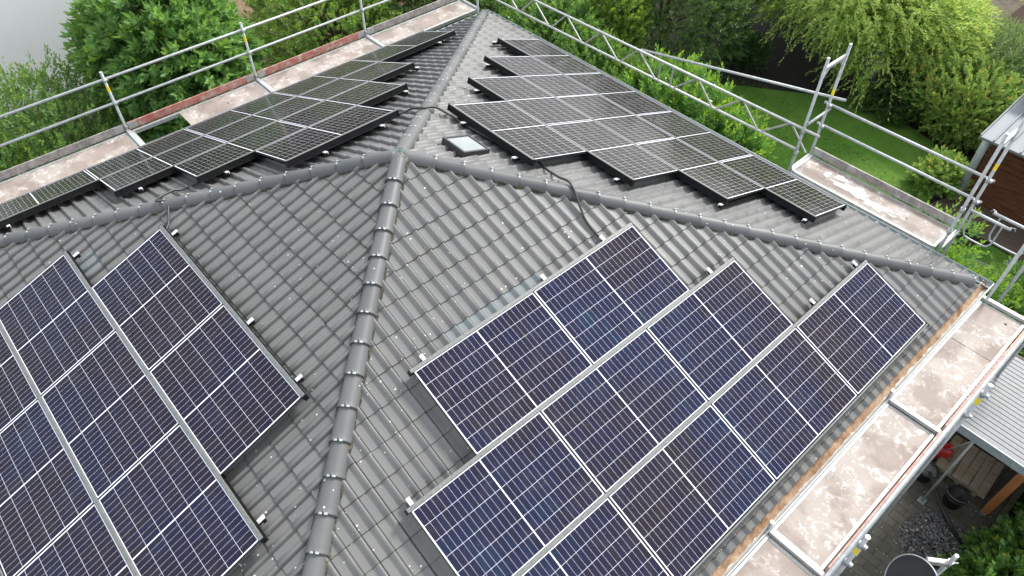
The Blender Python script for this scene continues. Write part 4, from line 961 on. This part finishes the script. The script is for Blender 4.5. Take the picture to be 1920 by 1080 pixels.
for i, (x, y, s) in enumerate([(-2.2, 8.5, 1.0), (-1.0, 8.6, .95), (0.0, 8.4, .8)]):
    plant('laurel_bush', ['glossy laurel bush left of the girder joint', 'glossy laurel bush with bright tips under the girder joint', 'rightmost glossy laurel bush at the lawn edge'][i], 'shrub', (x, y, GZ), (x, y, -4.75), (.85 * s, .75 * s, 1.25 * s), 640, 15, .09, .036, L['laurel'], 30 + i, 'laurel bushes under the lattice girder', twig=.42, updir=1.1, tipcol=.35, curl=.15)
for i, (x, y, z, s) in enumerate([(2.9, 8.1, -4.9, .5), (3.65, 8.0, -4.8, .55), (4.55, 8.1, -4.9, .6), (5.2, 7.7, -5.0, .5), (5.3, 8.5, -5.3, .5)]):
    plant('laurel_bush', ['small laurel bush at the left behind the right hand toe board', 'laurel bush behind the middle of the right hand toe board', 'bright laurel bush below the right tall frame', 'bright laurel bush touching the right roof corner', 'laurel bush behind the corner guard loops'][i], 'shrub', (x, y, GZ), (x, y, z), (.75 * s / .6, .7 * s / .6, .95), 520, 13, .075, .03, L['laurel'], 40 + i, 'laurel bushes below the right hand deck', twig=.4, updir=1.2, tipcol=.5, curl=.15)
def undergrowth(n, poly_f, seed, mat, label, size):
    q = np.random.default_rng(seed); x, y = poly_f(q, n); n = len(x)
    P = np.stack([x, y, GZ + np.abs(q.normal(0, .09, n))], 1); A = nrm(np.stack([q.normal(0, .8, n), q.normal(0, .8, n), q.uniform(.2, 1.2, n)], 1))
    me = leaves_mesh(P, A, nrm(q.normal(size=(n, 3))), size, size * .5, (q.random(n) > .8) * .4, mat, .2, seed)
    ob = bpy.data.objects.new('ground_cover', me); scene.collection.objects.link(ob); tag(ob, label, 'ground cover', kind='stuff')
undergrowth(42000, lambda q, n: (q.uniform(-13, -7, n), q.uniform(-8, 12, n)), 101, L['hedge'], 'low green ground cover under the shrubs beyond the left scaffold', .11)
def _b(q, n):
    x, y = q.uniform(-9, 8, n), q.uniform(7, 9.4, n); return x, y
undergrowth(16000, _b, 102, L['hedge'], 'low green ground cover along the foot of the laurel bushes', .09)
undergrowth(26000, lambda q, n: (q.uniform(1.2, 5, n), q.uniform(15.5, 21, n)), 103, L['hedge'], 'rough greenery behind the wooden shed', .1)
# weeping yellow green willow
for i, (c_, r_, ntw, lb) in enumerate([((-1.8, 16.0, -3.5), (2.2, 1.9, 1.6), 2300, 'weeping yellow green willow at the top beyond the lawn'), ((-0.1, 16.4, -4.15), (1.45, 1.4, 1.25), 1900, 'paler yellow green willow with orange tips right of the first'), ((-4.2, 17.4, -3.3), (2.2, 2.2, 2.0), 1500, 'deep green willow at the top edge behind the other two')]):
    plant('willow_tree', lb, 'tree', (c_[0], c_[1], GZ), c_, r_, ntw, 18, .08, .026, L['willow'], 50 + i, 'yellow green willows beyond the lawn', twig=.6, droop=.5, updir=.3, tipcol=.4, spread=.55, amp=.4, fill=.45, low=-.55)
plant('dark_shrub', 'deep green shrub in the shade behind the left willow', 'shrub', (-3.4, 19.6, GZ), (-3.4, 19.6, -4.2), (2.2, 1.6, 1.9), 1300, 14, .07, .035, L['dark'], 58, 'shrubs at the top right', twig=.4, tipcol=.1)
plant('maple_shrub', 'rounded shrub turning orange at its top beyond the lawn', 'shrub', (2.3, 15.9, GZ), (2.35, 15.7, -5.25), (1.25, 1.15, .85), 1500, 14, .06, .03, L['autumn'], 60, twig=.25, updir=.5, tipcol=.2)
plant('green_shrub', 'loose grey green shrub right of the willow', 'shrub', (2.1, 17.7, GZ), (2.1, 17.6, -5.1), (1.2, 1.1, .9), 1200, 14, .07, .022, L['grey'], 61, 'shrubs at the top right', twig=.4, tipcol=.25)
plant('green_shrub', 'mid green shrub behind the orange topped shrub', 'shrub', (3.2, 17.0, GZ), (3.3, 17.0, -5.3), (1.0, 1.0, .8), 900, 14, .06, .03, L['hedge'], 62, 'shrubs at the top right', twig=.3, tipcol=.25)
plant('green_shrub', 'dark shrub under the willow beside the hostas', 'shrub', (1.0, 15.6, GZ), (1.0, 15.5, -5.35), (.9, .8, .65), 650, 12, .055, .03, L['dark'], 63, 'shrubs at the top right', twig=.22, tipcol=.15)
plant('low_shrub', 'small light green shrub beside the wooden shed', 'shrub', (3.05, 13.0, GZ), (3.1, 13.0, -5.6), (.45, .5, .4), 260, 12, .075, .04, L['autumn'], 64, twig=.2, tipcol=.1)
plant('low_shrub', 'dark rhododendron alone in the shade at the top of the lawn', 'shrub', (-3.5, 14.3, GZ), (-3.5, 14.2, -5.55), (.5, .45, .45), 260, 12, .08, .035, L['dark'], 65, twig=.2, tipcol=.05)
for i, (x, y, s) in enumerate([(.55, 15.2, .36), (.15, 15.05, .3), (.95, 14.9, .25)]):
    plant('hosta', ['largest striped hosta under the willow', 'left hand striped hosta under the willow', 'small striped hosta nearest the lawn'][i], 'plant', (x, y, GZ), (x, y, GZ + .14), (s, s, .16), 40, 5, .17, .09, L['hosta'], 70 + i, 'striped hostas under the willow', twig=.12, tipcol=.5, trunk=False, low=0, curl=.3)
plant('corner_shrub', 'dense green shrub beyond the right end of the near right deck', 'shrub', (6.6, 9.1, GZ), (6.7, 9.0, -5.1), (1.3, 1.0, .85), 1100, 13, .065, .034, L['hedge'], 80, 'shrubs beside the right hand deck', twig=.25, tipcol=.3)
plant('corner_shrub', 'dark green shrub between the deck corner and the carport roof', 'shrub', (7.3, 7.9, GZ), (7.3, 7.8, -5.0), (.9, .65, .9), 800, 13, .07, .036, L['cherry'], 81, 'shrubs beside the right hand deck', twig=.25, tipcol=.15)
for i, (x, y, s) in enumerate([(8.6, 4.75, .62), (8.45, 3.9, .55), (8.8, 5.55, .5), (8.55, 3.0, .6)]):
    plant('border_shrub', ['leafy green border plant under the timber post', 'leafy border plant at the bottom right corner', 'border plant behind the timber post', 'border plant below the frame'][i], 'shrub', (x, y, GZ), (x, y, GZ + .4), (s, s, .55), 420, 12, .075, .04, L['hedge'], 90 + i, 'border plants along the kerb', twig=.25, tipcol=.25)
# reeds
rg = thing('reed_clump', (1.0, 18.6, GZ), 'tall clump of pale reeds right of the willow', 'reeds')
n = 900; r_ = np.random.default_rng(5); P = np.stack([r_.normal(.9, .25, n), r_.normal(18.7, .25, n), np.full(n, GZ)], 1)
A = nrm(np.stack([r_.normal(0, .25, n), r_.normal(0, .25, n), np.ones(n)], 1)); me = leaves_mesh(P, A, nrm(r_.normal(size=(n, 3))), 1.9, .03, (r_.random(n) > .6) * .8, L['reed'], .1, 3)
ob = bpy.data.objects.new('stems', me); scene.collection.objects.link(ob); ob.parent = rg; ob.matrix_parent_inverse = parent_inv(rg)
# lawn blades
n = 26000; xs = r_.uniform(-4.0, 3.8, n); ys = r_.uniform(7.6, 14.6, n)
k = (ys < 12.4 + (3.6 - xs) * .25) & (ys < 14.6 + (xs + 1) * .5 * (xs < -1)) ; xs, ys = xs[k], ys[k]; n = len(xs)
P = np.stack([xs, ys, np.full(n, GZ + .005)], 1); A = nrm(np.stack([r_.normal(0, .6, n), r_.normal(0, .6, n), np.ones(n)], 1))
L['blade'] = leaf_mat('grass_blade', [(0.025, 0.075, 0.008), (0.045, 0.12, 0.012), (0.09, 0.18, 0.02)], None, .6)
me = leaves_mesh(P, A, nrm(r_.normal(size=(n, 3))), .055, .014, np.zeros(n), L['blade'], .2, 4)
ob = bpy.data.objects.new('grass_tufts', me); scene.collection.objects.link(ob); tag(ob, 'short green grass on the garden lawn', 'grass', kind='stuff')

# ------------------------------------------------------------------ neighbouring buildings
nb = thing('neighbour_house', (-17, -8, GZ), 'neighbouring house with a large blank white rendered wall', 'house')
b = MB(); b.box((-19.6, -9.0, -2.5), (8.0, 18.6, 7.0)); b.build('wall', M['white_render'], nb)
b = MB(); b.box((-19.55, .345, -2.5), (8.12, .09, 7.0)); b.build('side_cladding', M['darkclad'], nb)
b = MB(); b.beam((-15.57, .36, -5.9), (-15.57, .36, 1.0), .07, .07); b.build('corner_trim', M['zinc'], nb)
b = MB(); b.box((-19.6, -9.0, 1.08), (8.6, 19.4, .14)); b.build('roof', M['darkclad'], nb)
yh = thing('yellow_house', (0, 28, GZ), 'yellow rendered house with a blue grey garage door at the top right corner', 'house')
b = MB(); b.box((5.2, 28.3, -3.6), (10, 7, 4.8)); b.build('wall', M['yellow_wall'], yh)
b = MB(); b.box((-1.55, 26.5, -4.6), (3.45, 3.0, 2.8)); 
for i in range(9): b.bbox((-1.55, 24.97, -5.85 + i * .3), (3.2, .06, .27), .01)
b.build('garage_door', M['bluegrey'], yh)
b = MB(); b.add([(.3, 24.78, -2.2), (10.2, 24.78, -2.2), (10.2, 32, -.5), (.3, 32, -.5)], [(0, 1, 2, 3)]); b.add([(.1, 24.5, -1.25), (10.4, 24.5, -1.25), (10.4, 28.3, .6), (.1, 28.3, .6)], [(0, 1, 2, 3)]); b.build('roof', M['brown'], yh)
b = MB(); b.bbox((2.5, 22.9, GZ + .2), (3.6, 1.7, .38), .02); o = b.build('brown_ramp', M['brown']); tag(o, 'dark brown flat garden ramp before the yellow house', 'ramp')
for i, (x, y, s) in enumerate([(.95, 21.9, .14), (1.35, 21.6, .16), (1.75, 21.45, .13), (2.2, 21.3, .15), (.75, 22.3, .12)]):
    b = MB(); k = 12
    vs = []; fs = []
    for a in range(5):
        for j in range(k): ph = math.pi * (a + .5) / 5; q = 2 * math.pi * j / k; rr_ = s * (1 + .12 * math.sin(3 * q + i)); vs.append((x + rr_ * math.sin(ph) * math.cos(q), y + rr_ * math.sin(ph) * math.sin(q), GZ + s * .5 + s * .6 * math.cos(ph)))
    for a in range(4):
        for j in range(k): fs.append((a * k + j, (a + 1) * k + j, (a + 1) * k + (j + 1) % k, a * k + (j + 1) % k))
    fs += [tuple(range(k)), tuple(4 * k + j for j in range(k))[::-1]]
    b.add(vs, fs, True); o = b.build('boulder', M['sandpave']); tag(o, 'pale boulder in the row beside the brown ramp', 'boulder', 'boulders beside the brown ramp')
# garden shed
sh = thing('garden_shed', (4.9, 13.6, GZ), 'red brown wooden garden shed with a grey standing seam roof', 'shed')
b = MB(); b.box((6.1, 14.5, -4.9), (4.7, 2.5, 2.2))
for i in range(16): b.bbox((6.1, 13.235, -5.93 + i * .137), (4.66, .03, .125), .006); b.bbox((3.735, 14.5, -5.93 + i * .137), (.03, 2.46, .125), .006)
b.build('wall', M['redwood'], sh)
b = MB(); b.box((5.95, 13.21, -4.95), (1.3, .06, 2.0)); b.build('door', M['dark'], sh)
slope = R(6); rm = Matrix.Rotation(-slope, 3, 'X')
b = MB(); rm = Matrix.Rotation(R(5), 3, 'X'); b.bbox((6.2, 13.35, -3.72), (5.2, 2.3, .06), .01, rm)
for i in range(19): b.bbox(Vector((3.62 + i * .28, 13.35, -3.67)), (.03, 2.3, .05), .004, rm)
b.build('roof', M['shedroof'], sh)
b = MB(); b.bbox((6.4, 14.9, -3.05), (5.6, 1.9, .07), .01, Matrix.Rotation(R(5), 3, 'X')); b.build('upper_roof', M['shedroof'], sh)
b = MB(); b.tube([(3.66, 12.95, -3.95), (3.66, 12.95, -5.9)], .09, 12); b.build('downpipe', M['galv'], sh)
# carport
cp = thing('carport', (8, 5.6, GZ), 'open carport with a silver corrugated sheet roof and timber post', 'carport')
b = MB(); ys_ = []; vs = []; fs = []
y = 4.78; k = 0
prof = []
while y < 6.55:
    prof += [(y, 0), (y + .074, 0), (y + .077, -.03), (y + .085, -.03), (y + .088, 0)]; y += .0885
x0, x1 = 6.45, 11.5
vs = [(x, yy, -3.7 + zz_ - .02 * (x - x0)) for x in (x0, x1) for yy, zz_ in prof]; n = len(prof)
fs = [(i, n + i, n + i + 1, i + 1) for i in range(n - 1)]; b.add(vs, fs); b.add([(a, c, d - .004) for a, c, d in vs], [f[::-1] for f in fs]); b.build('roof_sheet', M['corrugated'], cp)
b = MB(); b.beam((x0, 4.76, -3.78), (x1, 4.76, -3.88), .03, .16); b.beam((x0 + .01, 4.8, -3.79), (x0 + .01, 6.5, -3.79), .03, .14); b.build('fascia', M['zinc'], cp)
b = MB(); b.beam((7.75, 5.49, GZ + .16), (7.75, 5.49, -3.85), .12, .12, (0, 1, 0)); b.build('timber_post', M['postwood'], cp)
b = MB(); b.beam((7.75, 5.49, GZ + .01), (7.75, 5.49, GZ + .17), .09, .02, (0, 1, 0)); b.build('post_foot', M['alu'], cp)
b = MB(); b.box((9.0, 6.75, -4.9), (5.1, .1, 2.2)); b.build('rear_wall', M['darkwood'], cp)
# things under the carport
def planks():
    g_ = thing('plank_stack', (7.2, 6.1, GZ), 'stack of pale wooden boards lying under the carport edge', 'boards')
    ang = R(2); rot = Matrix.Rotation(ang, 3, 'Z'); c = Vector((7.19, 6.1, GZ))
    for lvl in range(2):
        for i in range(6):
            b = MB(); off = rot @ Vector(((i - 2.5) * .142 if lvl else 0, 0 if lvl else (i - 2.5) * .145, 0))
            b.bbox(c + off + Vector((0, 0, .12 + lvl * .045)), ((.135, .86, .03) if lvl else (.86, .135, .03)), .006, rot @ Matrix.Rotation(R(random.uniform(-1.2, 1.2)), 3, 'Z'))
            b.build('board', M['palewood'], g_)
    b = MB()
    for s in (-.3, 0, .3): b.bbox(c + Vector((s, 0, .05)), (.08, .8, .1), .006)
    b.build('bearer', M['palewood'], g_)
planks()
def bucket(x, y, r, h, label, fill=None):
    g_ = thing('bucket', (x, y, GZ), label, 'bucket', 'black buckets on the yard paving')
    b = MB(); n = 24; prof = [(r * .78, .012), (r, h), (r + .012, h), (r + .012, h - .02), (r + .002, h - .022), (r * .8, .0), (0.001, 0.0)]
    inner = [(0.001, .02), (r * .76, .02), (r * .985, h - .002)]
    P = inner + prof[1:]
    vs = [(x + a * math.cos(2 * math.pi * j / n), y + a * math.sin(2 * math.pi * j / n), GZ + .012 + z) for a, z in P for j in range(n)]
    fs = [(i * n + j, i * n + (j + 1) % n, (i + 1) * n + (j + 1) % n, (i + 1) * n + j) for i in range(len(P) - 1) for j in range(n)]
    b.add(vs, fs, True); b.build('tub', M['blackplastic'], g_)
    b = MB(); b.tube([(x + (r + .02) * math.cos(a), y + .03 + (r * .55) * math.sin(a) * -1, GZ + h + .02 - .06 * math.sin(a)) for a in [math.pi * t / 12 for t in range(13)]], .005, 6); b.build('handle', M['galv'], g_)
    if fill: b = MB(); b.add([(x + r * .93 * math.cos(2 * math.pi * j / n), y + r * .93 * math.sin(2 * math.pi * j / n), GZ + h * .8 + rng.normal(0, .01)) for j in range(n)], [tuple(range(n))]); b.build('contents', M['slab'], g_)
bucket(7.30, 5.30, .165, .27, 'empty black bucket between the boards and the pebble heap')
bucket(6.74, 5.42, .17, .26, 'black bucket full of dark waste beside the red canister', True)
g_ = thing('canister', (6.72, 6.02, GZ), 'red plastic canister tucked behind the stack of boards', 'canister')
b = MB(); b.bbox((6.72, 5.98, GZ + .19), (.3, .22, .34), .04, Matrix.Rotation(R(25), 3, 'Z')); b.tube([(6.8, 6.02, GZ + .36), (6.8, 6.02, GZ + .42)], .03, 10); b.build('body', M['redplastic'], g_)
b = MB(); b.tube(smooth_path([(6.62, 5.94, GZ + .35), (6.64, 5.95, GZ + .42), (6.74, 5.99, GZ + .42), (6.76, 6.0, GZ + .35)], 4), .016, 8); b.build('handle', M['redplastic'], g_)
b = MB(); b.tube([(6.78, 5.32, GZ + .34), (7.2, 4.98, GZ + .2), (7.81, 4.66, GZ + .045)], .032, 12); o = b.build('black_pipe', M['blackplastic']); tag(o, 'long black pipe lying across the paving to the kerb', 'pipe')
b = MB(); b.tube([(6.96, 4.98, GZ + .02), (6.96, 5.0, -3.82)], .02, 10); b.bbox((6.96, 4.98, GZ + .018), (.12, .12, .012), .002); o = b.build('steel_prop', M['galv']); tag(o, 'thin grey steel prop holding the carport edge', 'prop')
b = MB(); b.tube([(6.75, 5.9, GZ + .3), (7.02, 4.98, -3.9)], .012, 8); o = b.build('thin_rod', M['galv']); tag(o, 'thin rod leaning over the red canister to the carport edge', 'rod')
# pebble heap
b = MB(); nst = 1500
ico = [(0, 0, 1), (.89, 0, .45), (.28, .85, .45), (-.72, .53, .45), (-.72, -.53, .45), (.28, -.85, .45), (.72, .53, -.45), (-.28, .85, -.45), (-.89, 0, -.45), (-.28, -.85, -.45), (.72, -.53, -.45), (0, 0, -1)]
icf = [(0, 1, 2), (0, 2, 3), (0, 3, 4), (0, 4, 5), (0, 5, 1), (1, 6, 2), (2, 7, 3), (3, 8, 4), (4, 9, 5), (5, 10, 1), (6, 7, 2), (7, 8, 3), (8, 9, 4), (9, 10, 5), (10, 6, 1), (11, 7, 6), (11, 8, 7), (11, 9, 8), (11, 10, 9), (11, 6, 10)]
for i in range(nst):
    a = rng.uniform(0, 2 * math.pi); q = rng.uniform(0, 1) ** .6; px, py = 7.42 + q * .47 * math.cos(a), 4.42 + q * .62 * math.sin(a)
    hz = .12 * max(0, 1 - q * q) * rng.uniform(.2, 1); s = rng.uniform(.012, .03); sc_ = rng.uniform(.6, 1.2, 3) * s
    b.cur = 1 if rng.random() < .08 else 0
    rz = Matrix.Rotation(rng.uniform(0, 6), 3, 'Z')
    b.add([rz @ Vector((v[0] * sc_[0], v[1] * sc_[1], v[2] * sc_[2] * .6)) + Vector((px, py, GZ + .02 + hz)) for v in ico], icf)
M['pebble'] = simple('dark_pebble', (0.035, 0.038, 0.042), (0.16, 0.165, 0.175), 18, 0.6)
M['pebble2'] = simple('pale_pebble', (0.3, 0.2, 0.16), (0.42, 0.38, 0.34), 18, 0.7)
o = b.build('pebble_heap', [M['pebble'], M['pebble2']]); tag(o, 'heap of dark grey pebbles spilled on the yard paving', 'pebbles', kind='stuff')
b = MB(); b.bbox((9.2, 3.9, GZ + .06), (.16, 6, .12), .01); o = b.build('brick_edging', M['toe_red']); tag(o, 'red brick edging beyond the border plants', 'edging')
# satellite dish
dc = Vector((7.33, 1.52, -2.9)); 
ds = thing('satellite_dish', (7.55, 1.9, GZ), 'dark grey satellite dish on a pole beside the near right deck', 'satellite dish')
look = (Vector((7.9, -3.5, .4)) - dc).normalized(); look = Vector((-.5, -.72, .42)).normalized()
q = look.to_track_quat('Z', 'Y').to_matrix()
b = MB(); n = 40; nr_ = 8; vs = []; fs = []
for s_ in (0, 1):
    for i in range(nr_ + 1):
        rr_ = .35 * i / nr_
        for j in range(n):
            a = 2 * math.pi * j / n; vs.append(dc + q @ Vector((rr_ * math.cos(a) * .92, rr_ * math.sin(a), .22 * (rr_ / .38) ** 2 * .38 - s_ * .006)))
for i in range(nr_):
    for j in range(n):
        f = (i * n + j, (i + 1) * n + j, (i + 1) * n + (j + 1) % n, i * n + (j + 1) % n); fs.append(f); o2 = (nr_ + 1) * n; fs.append(tuple(k + o2 for k in f)[::-1])
b.add(vs, fs, True); b.build('reflector', M['dish'], ds)
b = MB(); ring = [dc + q @ Vector((.35 * math.cos(2 * math.pi * j / n) * .92, .35 * math.sin(2 * math.pi * j / n), .084)) for j in range(n + 1)]; b.tube(ring, .008, 8, caps=False); b.build('rim', M['galv'], ds)
b = MB(); b.bbox(dc + q @ Vector((-.02, -.18, .035)), (.2, .1, .004), .001, q @ Matrix.Rotation(R(20), 3, 'Z')); b.build('label_plate', M['label'], ds)
b = MB(); px, py = 7.45, 1.98; b.tube([(px, py, GZ), (px, py, -2.6)], .024, 12); b.build('mast', M['galv'], ds)
b = MB(); b.tube([(px, py, -2.85), (px, py, -2.75)], .036, 12); b.bbox((px - .1, py - .08, -2.82), (.24, .06, .09), .01, Matrix.Rotation(R(40), 3, 'Z')); b.tube([(px - .04, py - .05, -2.78), (px + .07, py + .06, -2.78)], .009, 8); b.build('clamp', M['alu'], ds)
# closed umbrella
um = thing('umbrella', (-13.2, 1.7, GZ), 'closed grey garden umbrella behind the cherry tree', 'umbrella')
b = MB(); b.tube([(-13.2, 1.7, GZ), (-13.2, 1.7, -3.1)], .025, 10); b.build('pole', M['galv'], um)
b = MB(); n = 16; prof = [(.02, -3.08), (.06, -3.25), (.11, -3.7), (.15, -4.1), (.17, -4.4), (.12, -4.42)]
vs = [(-13.2 + r0 * (1 + .25 * (j % 2)) * math.cos(2 * math.pi * j / n), 1.7 + r0 * (1 + .25 * (j % 2)) * math.sin(2 * math.pi * j / n), z0) for r0, z0 in prof for j in range(n)]
b.add(vs, [(i * n + j, (i + 1) * n + j, (i + 1) * n + (j + 1) % n, i * n + (j + 1) % n) for i in range(len(prof) - 1) for j in range(n)]); b.build('canopy', M['fabric'], um)
